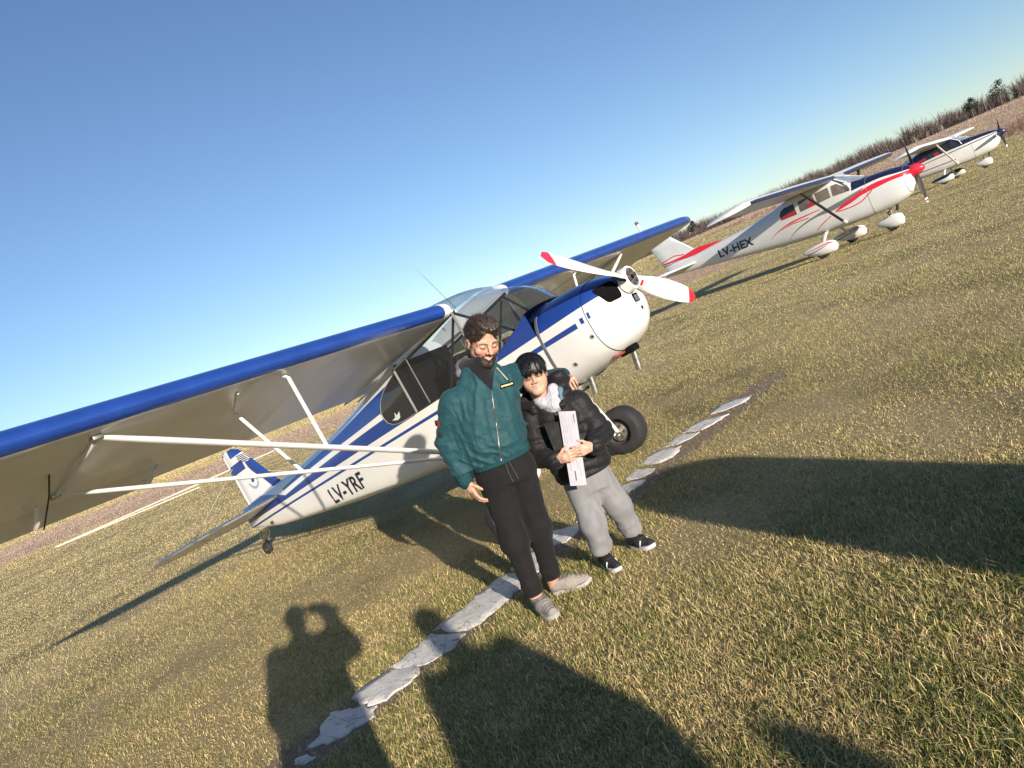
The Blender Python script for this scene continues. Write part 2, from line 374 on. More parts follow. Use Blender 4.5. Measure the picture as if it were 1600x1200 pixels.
# ------------------------------------------------------------------ grass
def in_poly(P, Q):
    x, y = P[:, 0], P[:, 1]; ins = np.zeros(len(P), bool); j = len(Q)-1
    for i in range(len(Q)):
        c = ((Q[i, 1] > y) != (Q[j, 1] > y)) & (x < (Q[j, 0]-Q[i, 0])*(y-Q[i, 1])/(Q[j, 1]-Q[i, 1]+1e-12)+Q[i, 0]); ins ^= c; j = i
    return ins
def line_dist(P):
    d = LINE_B-LINE_A; L = np.hypot(*d); s = np.clip(((P-LINE_A)@d)/L**2, -.1, 1.15); return np.hypot(*(P-(LINE_A+s[:, None]*d)).T)
def grass_field(N, r0, r1):
    lr = rng.uniform(math.log(r0), math.log(r1), N); r = np.exp(lr); az = rng.uniform(R(-47), R(52), N)
    P = np.c_[np.sin(az)*r, np.cos(az)*r]
    P += rng.normal(0, .012, P.shape)*np.clip(r, 1, 30)[:, None]*.5
    big = fbm(np.c_[P*.16, np.zeros(N)], 3, 1); mid = fbm(np.c_[P*1.3, np.zeros(N)], 3, 5); sm = fbm(np.c_[P*6, np.zeros(N)], 2, 9)
    ld = line_dist(P); near = P[:, 1] < 8
    keep = np.ones(N, bool)
    for Q in slab_pts:
        b = (np.abs(P-Q.mean(0)).max(1) < 1.0) & near; keep[np.where(b)[0][in_poly(P[b], Q.mean(0)+(Q-Q.mean(0))*.93)]] = False
    keep &= ~((ld < .11+.10*sm) & (rng.random(N) < .82))
    keep &= rng.random(N) < .35+1.1*sstep(.25, .55, mid+(.2*(r > 12)))
    P = P[keep]; r = r[keep]; big = big[keep]; mid = mid[keep]; sm = sm[keep]; ld = ld[keep]; n = len(P)
    # dry / green balance: greener near the slabs and in patches, straw on the far left
    greenz = sstep(.42, .68, .55*mid+.45*sm+rng.normal(0, .10, n)) + .75*np.exp(-((ld-.32)/.16)**2)*sstep(.45, .6, mid+.1)
    fade = sstep(5, 22, r)
    greenz = np.clip(greenz*(1-.45*fade*(P[:, 0] < 2)), 0, 1)
    green = rng.random(n) < (.14+.50*greenz)*(1-.5*sstep(4, 14, r))
    col = np.where(green[:, None], np.array([.205, .225, .055])*(.6+.8*rng.random((n, 1))), np.array([.68, .52, .245])*(.5+.75*rng.random((n, 1))))
    dk = (rng.random(n) < .12) & (r < 9); col[dk] *= .45
    yl = sstep(8, 26, r)[:, None]*(.4+.5*sstep(.4, .6, big))[:, None]; col = col*(1-yl)+np.array([.76, .58, .275])*(.75+.5*rng.random((n, 1)))*yl
    av = np.where((P[:, 0] < 2)[:, None], np.array([.76, .59, .28]), np.array([.69, .56, .255])); pg = (sstep(.46, .62, .6*mid+.4*sm+.25*(big-.5))*(.35+.45*(P[:, 0] > 1)))[:, None]; av = av*(1-pg)+np.array([.40, .41, .13])*pg; kk = (sstep(3.5, 16, r)*.72)[:, None]; col = col*(1-kk)+av*kk*(.8+.4*big[:, None]*1.0)
    wob = 10*(big-.5); br_ = ((P[:, 1]+wob > 46) & (P[:, 1]+wob < 92) & (P[:, 0] < 24)) | (P[:, 0]+wob > 51); col[br_] = np.array([.58, .41, .30])*(.8+.4*rng.random((int(br_.sum()), 1)))
    wid = .0024*np.maximum(1, r/6.0)*rng.uniform(.7, 1.5, n); hgt = (.014+.024*rng.random(n)**1.6)*(1+.35*greenz)*(.6+.8*mid)*np.maximum(.85, r/40)
    tall = rng.random(n) < .02; hgt[tall] *= 1.8
    az_ = rng.uniform(0, 2*math.pi, n); lean = rng.normal(.55, .4, n); dirx, diry = np.cos(az_), np.sin(az_)
    side = np.c_[-diry, dirx, np.zeros(n)]; fw = np.c_[dirx, diry, np.zeros(n)]
    tw = rng.uniform(0, math.pi, n)[:, None]; side = side*np.cos(tw)+fw*np.sin(tw)
    base = np.c_[P, terrain_z(P[:, 0], P[:, 1])-.004]
    ml = (hgt*.55)[:, None]; tl = hgt[:, None]; up = np.array([[0, 0, 1.]])
    mid_ = base+up*ml+fw*ml*lean[:, None]*.55; tip = base+up*tl*(1-.22*np.abs(lean[:, None]))+fw*tl*lean[:, None]*1.25
    hw = wid[:, None]/2
    nr = r < 5.2; nn = int(nr.sum()); fr_ = ~nr; nf = int(fr_.sum())
    Vn = np.stack([(base-side*hw)[nr], (base+side*hw)[nr], (mid_+side*hw*.8)[nr], (mid_-side*hw*.8)[nr], tip[nr]], 1).reshape(-1, 3)
    Vf = np.stack([(base-side*hw)[fr_], (base+side*hw)[fr_], tip[fr_]], 1).reshape(-1, 3); Vv = np.concatenate([Vn, Vf])
    i = np.arange(nn)*5; j = np.arange(nf)*3+5*nn
    quad = np.c_[i, i+1, i+2, i+3]; tri = np.concatenate([np.c_[i+3, i+2, i+4], np.c_[j, j+1, j+2]])
    li = np.concatenate([quad.ravel(), tri.ravel()]); tot = np.r_[np.full(nn, 4), np.full(nn+nf, 3)]
    me = bpy.data.meshes.new('grass'); me.vertices.add(len(Vv)); me.vertices.foreach_set('co', Vv.astype(np.float32).ravel())
    me.loops.add(len(li)); me.loops.foreach_set('vertex_index', li.astype(np.int32)); me.polygons.add(len(tot))
    me.polygons.foreach_set('loop_start', np.r_[0, np.cumsum(tot)[:-1]].astype(np.int32)); me.polygons.foreach_set('loop_total', tot.astype(np.int32)); me.update(calc_edges=True)
    at = me.color_attributes.new('Col', 'FLOAT_COLOR', 'POINT'); cc = np.concatenate([np.repeat(col[nr], 5, 0), np.repeat(col[fr_], 3, 0)])
    at.data.foreach_set('color', np.c_[cc, np.ones(len(cc))].astype(np.float32).ravel())
    me.materials.append(attr_mat('grass_blades', 'Col', .7, spec=.25))
    o = bpy.data.objects.new('grass', me); COL.objects.link(o); return o
grass = grass_field(GRASS_N, 1.7, 190)
tag(grass, 'short half dry mown grass covering the airfield', 'grass', kind='stuff')
# ------------------------------------------------------------------ white and blue high-wing taildragger
WHITE = (.79, .77, .74); BLUE = (.014, .050, .25); NAVY = (.012, .016, .045)
m_white = M('white_paint', WHITE, .32, var=.05, vs=4, coat=.3)
m_blue = M('blue_paint', BLUE, .25, var=.10, vs=5, coat=.45)
m_fab = None
def fabric_wing():
    t = NT('wing_fabric_paint'); f = t.noise(2.2, 5); c = t.mix(t.ramp(f, .3, .7), (.64, .64, .63), (.72, .72, .71))
    c = t.mix(t.ramp(t.noise(9, 5, rough=.7), .6, .8, 0, .35), c, (.33, .30, .25)); t.color(c); t.rough(.30); t.p.inputs['Coat Weight'].default_value = .25; t.p.inputs['Coat Roughness'].default_value = .18
    wv = t.node('ShaderNodeTexWave', wave_type='BANDS', bands_direction='Y', wave_profile='SIN'); wv.inputs['Scale'].default_value = .53; t.link(t.co(), wv.inputs['Vector'])
    t.bump(t.math('ADD', t.math('POWER', wv.outputs['Fac'], 8.0), t.math('MULTIPLY', f, .5)), .35, .012); return t.mat
m_fab = fabric_wing()
m_seat = M('dark_seat_cloth', (.012, .012, .014), 1.0, spec=.05)
m_black = M('black_rubber', (.022, .022, .024), .75, var=.25, bump=.3, bs=90)
m_dark = M('dark_cavity', (.005, .005, .006), .9, var=.2, spec=.08)
m_steel = M('worn_steel', (.42, .40, .37), .38, metal=.9, var=.2, vs=20)
m_rust = M('brown_brake_metal', (.10, .065, .05), .6, metal=.4, var=.4, vs=30)
m_red = M('red_paint', (.62, .022, .05), .3, var=.06, coat=.3)
m_cord = M('tan_wire', (.42, .36, .28), .6, var=.2)
m_int = M('cabin_trim', (.014, .014, .016), .7, var=.2)
m_glass = glass_mat('clear_window', (.66, .71, .76), .06)
m_ink = M('navy_lettering', (.010, .013, .035), .45, var=.1)
def dark_glass():
    t = NT('dark_side_window'); t.color((.030, .030, .036)); t.rough(.08); t.p.inputs['Specular IOR Level'].default_value = .7; return t.mat
m_dglass = dark_glass()

cub = empty('light_aircraft', (.2002, 5.5855, 0), R(-39.217))
tag(cub, 'white and blue high-wing taildragger plane with two-blade white propeller, behind the two people', 'airplane', 'parked light aircraft')
TH, BANK, CZ = .151, .008, .273
ATT = Matrix.Translation((0, 0, CZ)) @ Matrix.Rotation(-TH, 4, 'Y') @ Matrix.Rotation(BANK, 4, 'X')
def b2g(p): return ATT @ Vector(p)
def ring(x, zb, zt, hw, nb=4.5, ntp=2.6, n=40, a0=0, a1=360):
    zc = (zb+zt)/2; hh = (zt-zb)/2; out = []
    for j in range(n):
        a = R(a0+(a1-a0)*j/(n if a1-a0 == 360 else n-1)); c, s = math.cos(a), math.sin(a); e = ntp if s > 0 else nb
        out.append((x, hw*math.copysign(abs(c)**(2/e), c), zc+hh*math.copysign(abs(s)**(2/e), s)))
    return out
BL = BLUE
cub_bands = [
 (BL, [(-3.68, 1.033), (-2.47, 1.093), (-1.8, 1.112), (-.92, 1.15)], [(-3.68, 1.06), (-2.64, 1.157), (-1.88, 1.238), (-1.18, 1.306), (-.92, 1.33)]),
 (BL, [(-3.70, .932), (-2.67, .944), (-.95, .953)], [(-3.70, .975), (-2.99, 1.019), (-2.33, 1.047), (-1.37, 1.074), (-.95, 1.08)]),
 (BL, [(-4.96, .922), (-3.69, .932)], [(-4.96, 1.20), (-4.3, 1.13), (-3.8, 1.015), (-3.69, .985)]),
 (BL, [(-4.96, .846), (-3.6, .857), (.92, .862)], [(-4.96, .868), (-3.6, .880), (-.7, .888), (.92, .902)]),
 (BL, [(.955, .873), (.985, .873)], [(.955, .915), (.985, .915)]),
 (BL, [(1.02, .880), (1.04, .880)], [(1.02, .925), (1.04, .925)]),
 (BL, [(.02, .958), (1.2, .985)], [(.02, 2.), (1.2, 2.)]),
]
LIV = livery('white_blue_livery', WHITE, cub_bands, (-5, 1.3), (0, 2.2), .3, .35)
aft = MB()
st = [(-4.96, .85, 1.12, .022, 3, 2.4), (-4.6, .775, 1.14, .075, 3.5, 2.4), (-4.2, .70, 1.155, .125, 4, 2.5), (-3.7, .645, 1.17, .168, 4.5, 2.6), (-3.2, .592, 1.19, .205, 5, 2.7), (-2.5, .52, 1.25, .258, 5.5, 2.9),
      (-1.9, .468, 1.325, .31, 6, 3.2), (-1.5, .44, 1.395, .338, 6, 3.6), (-1.2, .42, 1.45, .352, 6, 4), (-.91, .402, 1.50, .361, 6, 5)]
def cat(st, n):
    a = np.array(st); xs = np.linspace(a[0, 0], a[-1, 0], n); return [[x]+[float(np.interp(x, a[:, 0], a[:, k])) for k in range(1, a.shape[1])] for x in xs]
rings = [ring(*s) for s in cat(st, 34)]
aft.loft(rings, True, True, True)
AFT = aft.bvh(); fus = aft.build('fuselage', LIV, cub, mtx=ATT, sharp=50)
# cabin tub, open above the sill
tub = MB(); rr = []
for s in cat([(-.912, .402, .968, .361), (-.4, .372, .972, .363), (.0, .385, .985, .363), (.25, .43, 1.03, .364), (.45, .475, 1.095, .364), (.575, .50, 1.155, .364)], 18):
    x, zb, zt, hw = s; q = []
    for j in range(25):
        a = R(180+180*j/24); c, sn = math.cos(a), math.sin(a); q.append((x, hw*math.copysign(abs(c)**(2/6), c), zt+(zt-zb)*math.copysign(abs(sn)**(2/6), sn)))
    rr.append(q)
tub.loft(rr, False)
deck = [[(x, y, z+dz*(1-(y/.364)**2)) for y in np.linspace(-.364, .364, 13)] for x, z, dz in ((.18, 1.012, .08), (.3, 1.045, .09), (.45, 1.095, .075), (.575, 1.155, .035))]
tub.loft(deck, False)
TUB = tub.bvh(); tub.build('cabin_side', LIV, cub, mtx=ATT, sharp=50)
MB().tube([(-.91, -.362, .966), (-.3, -.365, .972), (.02, -.365, .985)], .009, 8).build('sill', m_black, cub, mtx=ATT)
MB().tube([(-.91, .362, .966), (-.3, .365, .972), (.02, .365, .985)], .009, 8).build('sill', m_black, cub, mtx=ATT)
# cowling
cw = MB(); cs = [(.585, .508, 1.160, .366, 3.2, 2.7), (.75, .525, 1.158, .374, 3.0, 2.6), (.92, .548, 1.145, .374, 2.8, 2.5), (1.03, .575, 1.125, .358, 2.6, 2.4), (1.10, .612, 1.10, .325, 2.5, 2.3), (1.15, .655, 1.075, .275, 2.4, 2.2), (1.178, .705, 1.055, .215, 2.3, 2.1), (1.19, .76, 1.04, .15, 2.2, 2.)]
cw.loft([ring(*s, n=56) for s in cat(cs[:4], 8)[:-1]+[list(s) for s in cs[3:]]], True, False, True)
COWL = cw.bvh(); cowl = cw.build('cowling', LIV, cub, mtx=ATT, sharp=60)
sm = MB(); sm.loft([ring(.572, .503, 1.158, .3645, 3.2, 2.7, 56), ring(.574, .50, 1.161, .3675, 3.2, 2.7, 56), ring(.598, .502, 1.163, .3695, 3.2, 2.7, 56), ring(.602, .512, 1.157, .364, 3.2, 2.7, 56)]); sm.build('cowl_seam', M('seam_gap_shade', (.13, .13, .14), .6), cub, mtx=ATT)  # seam ring; the shade of the cowl gap is put into its dark grey
def rrect(cx, cz, w_, h_, r_=.02, n=5):
    o = []
    for sx, sz, a0 in ((1, 1, 0), (-1, 1, 90), (-1, -1, 180), (1, -1, 270)):
        for k in range(n): a = R(a0+90*k/(n-1)); o.append((cx+sx*(w_/2-r_)+r_*math.cos(a), cz+sz*(h_/2-r_)+r_*math.sin(a)))
    return o
def circ(cx, cz, r_, n=16): return [(cx+r_*math.cos(2*math.pi*k/n), cz+r_*math.sin(2*math.pi*k/n)) for k in range(n)]
for sy in (-1, 1):
    i_ = decal('air_intake', rrect(sy*.185, .975, .150, .125, .03), COWL, m_dark, cowl, side=1, axis='x', off=.004, step=.03)
    f_ = MB()
    pts = []
    for u, v in rrect(sy*.185, .975, .155, .13, .032):
        h = COWL.ray_cast(Vector((6, u, v)), Vector((-1, 0, 0)))[0]
        if h: pts.append(h+Vector((.004, 0, 0)))
    f_.tube(pts+[pts[0]], .006, 6, False).build('intake_rim', m_dark if sy < 0 else m_white, cowl)
    MB().box((1.10, sy*.17, .97), (.04, .03, .07)).build('cylinder_fins', m_steel, cowl)
decal('carburettor_intake', rrect(.065, .862, .085, .066, .012), COWL, m_dark, cowl, side=1, axis='x', off=.004, step=.03)
decal('air_filter', rrect(.068, .858, .064, .046, .008), COWL, m_steel, cowl, side=1, axis='x', off=.007, step=.03)
decal('vent_hole', circ(.075, .778, .015), COWL, m_dark, cowl, side=1, axis='x', off=.004, step=.03)
for cx, cz in ((.98, .765), (.74, .655)):
    decal('fastener', circ(cx, cz, .018), COWL, M('dull_fastener', (.35, .33, .29), .5), cowl, side=-1, off=.004)
    decal('fastener', circ(cx+.003, cz, .008), COWL, m_dark, cowl, side=-1, off=.007)
# bowl seam line: thin dark groove round the front bowl
bs = MB(); R0 = ring(1.012, .5695, 1.131, .3625, 2.65, 2.42, 56); bs.tube(R0+[R0[0]], .0022, 5, False).build('bowl_seam', m_int, cub, mtx=ATT)
for (x, y) in ((.62, -.10), (.97, .02)):
    ex = MB(); ex.tube([(x+.03, y, .62), (x+.01, y, .50), (x-.012, y, .40)], .024, 14, False); ex.tube([(x-.012, y, .402), (x+.005, y, .47)], .020, 14, True)
    ex.build('exhaust_pipe', m_steel, cub, mtx=ATT)
MB().box((1.02, -.08, .56), (.12, .1, .05), bev=.01).build('lower_scoop', m_dark, cub, mtx=ATT)
MB().tube([(.95, -.20, .57), (.985, -.185, .56), (1.02, -.15, .565)], .008, 8).build('warning_flag', M('red_cloth', (.30, .03, .02), .8), cub, mtx=ATT)
# propeller
PA = -.381; HX, HZ = 1.279, .995
prop = MB()
def blade(s):
    e = Vector((0, math.cos(PA)*s, math.sin(PA)*s)); ax = Vector((1, 0, 0)); tdir = ax.cross(e); rings_ = []
    for q in np.linspace(0, 1, 26):
        rad_ = .07+q*(.905-.07); c = float(np.interp(q, [0, .1, .25, .5, .75, .9, .96, .99, 1], [.085, .095, .125, .150, .142, .118, .092, .055, .018])); th = float(np.interp(q, [0, .2, .6, 1], [.055, .032, .016, .006])); tw = R(float(np.interp(q, [0, .3, 1], [52, 36, 14])))
        cd_ = tdir*math.cos(tw)+ax*math.sin(tw); td = ax*math.cos(tw)-tdir*math.sin(tw); o_ = Vector((HX-.035, 0, HZ))+e*rad_
        rings_.append([o_+cd_*(c/2*math.cos(2*math.pi*k/14))+td*(th/2*math.sin(2*math.pi*k/14)) for k in range(14)])
    return rings_
for s in (-1, 1):
    b_ = MB(); b_.loft(blade(s), True, True, True, mf=lambda i, j: 1 if i >= 22 else (2 if i == 21 and False else 0)); b_.build('propeller_blade', [m_white, m_red], cub, mtx=ATT, sharp=60)
    e = Vector((0, math.cos(PA)*s, math.sin(PA)*s))
    BB = b_.bvh(); t2 = Vector((0, -e.z, e.y))
    if s < 0: MB().tube([Vector((HX-.01, 0, HZ))+e*r_+t2*o for r_, o in ((.085, .038), (.16, .046), (.25, .050))], [.012, .013, .006], 8, flat=.5).build('blade_root_shade', m_dark, cub, mtx=ATT)  # dark tube stands in for the shade behind the blade root
    if False: P2 = [tuple((e*r_+t2*o)[1:]) for r_, o in ((.085, .012), (.085, .040), (.24, .052), (.24, .030))]; decal('blade_root_shade', [(a, HZ+b) for a, b in P2], BB, m_dark, cub, ATT, side=1, axis='x', off=.006, step=.03)
    else: P2 = [tuple((e*r_+t2*o)[1:]) for r_, o in ((.12, -.028), (.12, -.002), (.15, -.002), (.15, -.028))]; decal('blade_sticker', [(a, HZ+b) for a, b in P2], BB, m_red, cub, ATT, side=1, axis='x', off=.004, step=.03)
hb = MB(); hb.lathe([(-.085, .0), (-.085, .075), (-.07, .09), (-.005, .088), (0, .083), (0, .07), (-.004, .066), (-.004, 0)], (HX, 0, HZ), (1, 0, 0), 28)
hub = hb.build('propeller_hub', m_white, cub, mtx=ATT, sharp=40)
MB().lathe([(0, .0), (.001, .072), (-.004, .074)], (HX, 0, HZ), (1, 0, 0), 24).build('hub_plate', m_steel, hub)
for k in range(6):
    a = R(60*k+15); MB().lathe([(0, .014), (.010, .014), (.012, .009), (.012, 0)], (HX, .046*math.cos(a), HZ+.046*math.sin(a)), (1, 0, 0), 8).build('bolt', m_rust, hub, sharp=30)
MB().lathe([(0, .018), (.006, .017), (.006, 0)], (HX, 0, HZ), (1, 0, 0), 12).build('bolt', m_dark, hub, sharp=30)
# wings
AFU = [(1, 0), (.9, .022), (.8, .042), (.7, .062), (.6, .080), (.5, .096), (.4, .106), (.3, .110), (.2, .105), (.13, .096), (.08, .082), (.045, .064), (.02, .044), (.006, .022), (0, .002), (.004, -.014), (.015, -.024), (.035, -.029), (.07, -.030), (.15, -.026), (.3, -.019), (.5, -.012), (.7, -.008), (.9, -.005), (1, -.004)]
AFU = [(x, z*.74 if z > .003 else z) for x, z in AFU]
XLE, ZLE, CH, INC, DIH = -.006, 1.508, 1.60, R(4.6), .024
def wing_pt(y, xc, zc, chord, xo):
    X_ = -xc*chord; Z_ = zc*chord; return (XLE+xo+X_*math.cos(INC)+Z_*math.sin(INC)*0, y, ZLE+DIH*abs(y)+X_*math.sin(INC)+Z_*math.cos(INC))
for s in (-1, 1):
    wg = MB(); R_ = []; span = list(np.linspace(.362, .43, 3))+list(np.linspace(.44, 2.3, 8))+[2.301]+list(np.linspace(2.6, 4.7, 8))+[4.701]+[4.8, 4.95, 5.08, 5.2, 5.28, 5.34, 5.375, 5.384]
    for y in span:
        k = max(0, (y-4.75)/.634); e = math.sqrt(max(0., 1-k**2.4)); ch = CH*(.10+.90*e); xo = -(CH-ch)*.42; q = []
        for xc, zc in AFU:
            if 2.3005 <= y <= 4.7005 and xc > .80: xc, zc = .80, (.031 if (xc, zc) in AFU[:3] else -.0065)
            q.append(wing_pt(s*y, xc, zc*(.25+.75*e), ch, xo))
        R_.append(q)
    def mf(i, j):
        if i < 2: return 1
        a = AFU[j]; b = AFU[j+1] if j+1 < len(AFU) else AFU[0]
        if 9 <= j <= 16: return 2
        return 0
    wg.loft(R_, True, True, True, mf=mf); wo_ = wg.build('wing', [m_fab, m_white, m_blue], cub, mtx=ATT, sharp=45)
    al = MB(); ar = []
    for y in np.linspace(2.32, 4.68, 5):
        hx, _, hz = wing_pt(s*y, .81, .018, CH, 0); q = []
        for dx, dz in ((0, .028), (.15, .02), (.30, .004), (.30, 0), (.15, -.022), (0, -.032), (-.02, 0)):
            a = R(19); q.append((hx-dx*math.cos(a)+dz*math.sin(a)*-1, s*y, hz+dz*math.cos(a)-dx*math.sin(a)))
        ar.append(q)
    al.loft(ar, True, True, True).build('aileron', m_fab, cub, mtx=ATT, sharp=40)
    for y in (2.40, 3.08, 4.40):
        hx, _, hz = wing_pt(s*y, .80, -.012, CH, 0)
        MB().tube([(hx+.13, s*y, hz+.0), (hx+.03, s*y, hz-.055), (hx-.06, s*y, hz-.075), (hx-.10, s*y, hz-.03)], [.012, .022, .020, .008], 8).build('hinge_fairing', m_white, cub, mtx=ATT)
    # struts
    low = Vector((-.405, s*.362, .366)); ys_ = 2.994
    fu = Vector(wing_pt(s*ys_, .12, -.030, CH, 0)); ru = Vector(wing_pt(s*ys_, .675, -.010, CH, 0))
    for u, nm, r_ in ((fu, 'front_strut', .031), (ru, 'rear_strut', .024)):
        tb = MB(); d = low-u; tb.tube([u+d*.0, u+d*.02, u+d*.1, u+d*.97, low], [r_*.45, r_*.8, r_, r_, r_*.6], 12, flat=.55, up=(1, 0, 0)); tb.build(nm, m_white, cub, mtx=ATT, sharp=50)
        MB().box(u-Vector((0, 0, .004)), (.06, .05, .03), bev=.006).build('strut_fitting', m_steel, cub, mtx=ATT)
    ft = fu.lerp(low, .47); rt = ru.lerp(low, .49); fw_ = Vector(wing_pt(s*1.83, .12, -.028, CH, 0)); rw_ = Vector(wing_pt(s*1.99, .42, -.014, CH, 0))
    MB().tube([ft, ft.lerp(fw_, .96), fw_+Vector((.012, s*.05, .01))], .013, 8).build('jury_strut', m_white, cub, mtx=ATT)
    MB().tube([rt, rt.lerp(rw_, .97), rw_, Vector(wing_pt(s*2.17, .14, -.031, CH, 0))], [.012, .012, .010, .008], 8).build('jury_strut', m_white, cub, mtx=ATT)
    # control cable and pulley bracket under the wing
    c0 = Vector(wing_pt(s*3.12, .38, -.016, CH, 0)); c1 = Vector(wing_pt(s*3.02, .90, -.06, CH, 0))
    MB().tube([c0, c0.lerp(c1, .3)+Vector((0, 0, -.02)), c1], .0045, 6).build('aileron_cable', m_int, cub, mtx=ATT)
    MB().tube([fu+Vector((-.02, 0, -.005)), (fu+ru)/2+Vector((0, 0, -.012)), ru+Vector((.02, 0, -.005))], [.018, .012, .012], 8, flat=.5).build('strut_bracket', m_fab, cub, mtx=ATT)
gx, gy, gz = wing_pt(3.9, .16, .10, CH, 0)
gg = MB(); gg.tube([(gx, gy, gz-.02), (gx, gy, gz+.07)], .018, 10); gg.build('fuel_gauge', m_white, cub, mtx=ATT); MB().tube([(gx, gy, gz+.071), (gx, gy, gz+.11)], .022, 10).build('gauge_cap', m_rust, cub, mtx=ATT)
# windscreen, roof glass and side panes
top = [(-.012, y, 1.512+.03*(1-(y/.36)**2)) for y in np.linspace(-.355, .355, 21)]
base = []
for y in np.linspace(-1, 1, 21):
    a = abs(y); base.append((float(np.interp(a, [0, .4, .7, .9, 1], [.60, .55, .42, .25, .04])), math.copysign(float(np.interp(a, [0, .4, .7, .9, 1], [0, .19, .30, .355, .364])), y), float(np.interp(a, [0, .4, .7, .9, 1], [1.205, 1.185, 1.13, 1.04, .99]))))
ws = MB(); rr = []
for q in np.linspace(0, 1, 9):
    rr.append([tuple(np.array(t_)*(1-q)+np.array(b_)*q+np.array([.10, 0, .03])*math.sin(math.pi*q)) for t_, b_ in zip(top, base)])
ws.loft(rr, False).build('windscreen', m_glass, cub, mtx=ATT)
rf = MB(); rf.loft([[(x, y, z+.03*(1-(y/.36)**2)) for y in np.linspace(-.36, .36, 9)] for x, z in ((-.012, 1.513), (-.1, 1.60), (-.3, 1.635), (-.6, 1.63), (-1.0, 1.585))], False).build('roof_window', m_glass, cub, mtx=ATT)
rb = MB(); rb.loft([[(x, y, z+.03*(1-(y/.36)**2)) for y in np.linspace(-.36, .36, 9)] for x, z in ((-1.0, 1.587), (-1.3, 1.53), (-1.6, 1.44), (-1.75, 1.375))], False).build('roof_fairing', m_white, cub, mtx=ATT)
for s in (-1, 1):
    sp = MB(); sp.add([(-.90, s*.364, .975), (-.90, s*.364, 1.372), (-.02, s*.364, 1.478), (.03, s*.364, .992)], [(0, 1, 2, 3)]); sp.build('side_window', m_glass, cub, mtx=ATT, smooth=False)
    win = [(-.914, 1.360), (-1.0, 1.342), (-1.087, 1.317), (-1.16, 1.29), (-1.215, 1.262), (-1.27, 1.226), (-1.315, 1.18), (-1.345, 1.125), (-1.345, 1.07), (-1.322, 1.02), (-1.27, .985), (-1.2, .968), (-1.12, .962), (-.914, .962)]
    o_ = decal('rear_window', win, AFT, m_dglass, cub, ATT, side=s, off=.004, step=.08)
    pts = [AFT.ray_cast(Vector((u, s*3, v)), Vector((0, -s, 0)))[0]+Vector((0, s*.004, 0)) for u, v in win]
    MB().tube(pts, .004, 6, False).build('window_trim', M('grey_trim', (.25, .25, .26), .5), cub, mtx=ATT)
    if True:
        bird = [(-1.245, 1.018), (-1.19, 1.028), (-1.165, 1.070), (-1.155, 1.035), (-1.10, 1.055), (-1.125, 1.005), (-1.17, .995)]
        decal('emblem', bird, AFT, M('pale_emblem', (.62, .66, .62), .5), o_, side=s, off=.009, step=.2)
    for a, b, r_ in (((-.905, s*.367, .96), (-.905, s*.367, 1.385), .013), ((-.712, s*.362, .97), (-.712, s*.362, 1.40), .006), ((-.02, s*.362, .985), (-.02, s*.362, 1.49), .012)):
        MB().tube([a, b], r_, 8).build('window_post', M('grey_post', (.16, .155, .15), .5), cub, mtx=ATT)
    # root rails, bright edge under the wing root
    MB().tube([(.0, s*.366, 1.488), (-.5, s*.367, 1.428), (-.95, s*.366, 1.374), (-1.55, s*.345, 1.335)], .010, 8).build('root_rail', m_white, cub, mtx=ATT)
    MB().tube([(.0, s*.352, 1.478), (-.5, s*.35, 1.412), (-.92, s*.35, 1.36)], .012, 8).build('roof_tube', m_int, cub, mtx=ATT)
    MB().tube([(-.03, s*.33, 1.47), (.32, s*.2, 1.10)], .011, 8).build('cabin_brace', m_int, cub, mtx=ATT)
    MB().tube([(-.06, s*.33, 1.44), (-.45, s*.34, .97)], .011, 8).build('cabin_brace', m_int, cub, mtx=ATT)
MB().box((.27, 0, 1.0), (.04, .68, .18), bev=.01).build('instrument_panel', m_int, cub, mtx=ATT)
MB().box((-.3, 0, .45), (1.2, .64, .04)).build('cabin_floor', m_int, cub, mtx=ATT)
MB().box((-.893, 0, .95), (.016, .70, .92)).build('cabin_bulkhead', m_seat, cub, mtx=ATT)
for x in (-.25, -.80):
    q = MB(); q.box((x, 0, .72), (.40, .44, .10), bev=.03); q.box((x-.22, 0, .98), (.09, .44, .50), Matrix.Rotation(R(-12), 3, 'Y'), bev=.03); q.build('seat', m_seat, cub, mtx=ATT)
MB().tube([(-.35, .1, 1.58), (-.52, .1, 2.05)], [.004, .0015], 6).build('aerial', m_steel, cub, mtx=ATT)
# registration
def fit_text(name, txt, x0, x1, z0, z1, target, mat, parent, mtx, side, step=.12, bold=.006, off=.005, shear=0.):
    bm = text_bm(txt, 1.0, lambda u, v: (u, v), bold)
    us = [v.co.x for v in bm.verts]; vs = [v.co.z for v in bm.verts]; a, b, c, d = min(us), max(us), min(vs), max(vs)
    for v in bm.verts:
        u = (v.co.x-a)/(b-a); q = (v.co.z-c)/(d-c)
        if side > 0: u = 1-u
        v.co = (x0+(x1-x0)*u+shear*q*(1 if side < 0 else -1), 0, z0+(z1-z0)*q)
    return _decal_bm(name, bm, target, mat, parent, mtx, side, off, step, 'y', False)
for s in (-1, 1):
    fit_text('registration_letters', 'LV-YRF', -2.815, -2.105, .615, .785, AFT, m_ink, cub, ATT, s, bold=.022)
    fit_text('race_number', '01', .41, .47, .866, .898, TUB, m_white, cub, ATT, s, bold=.0)
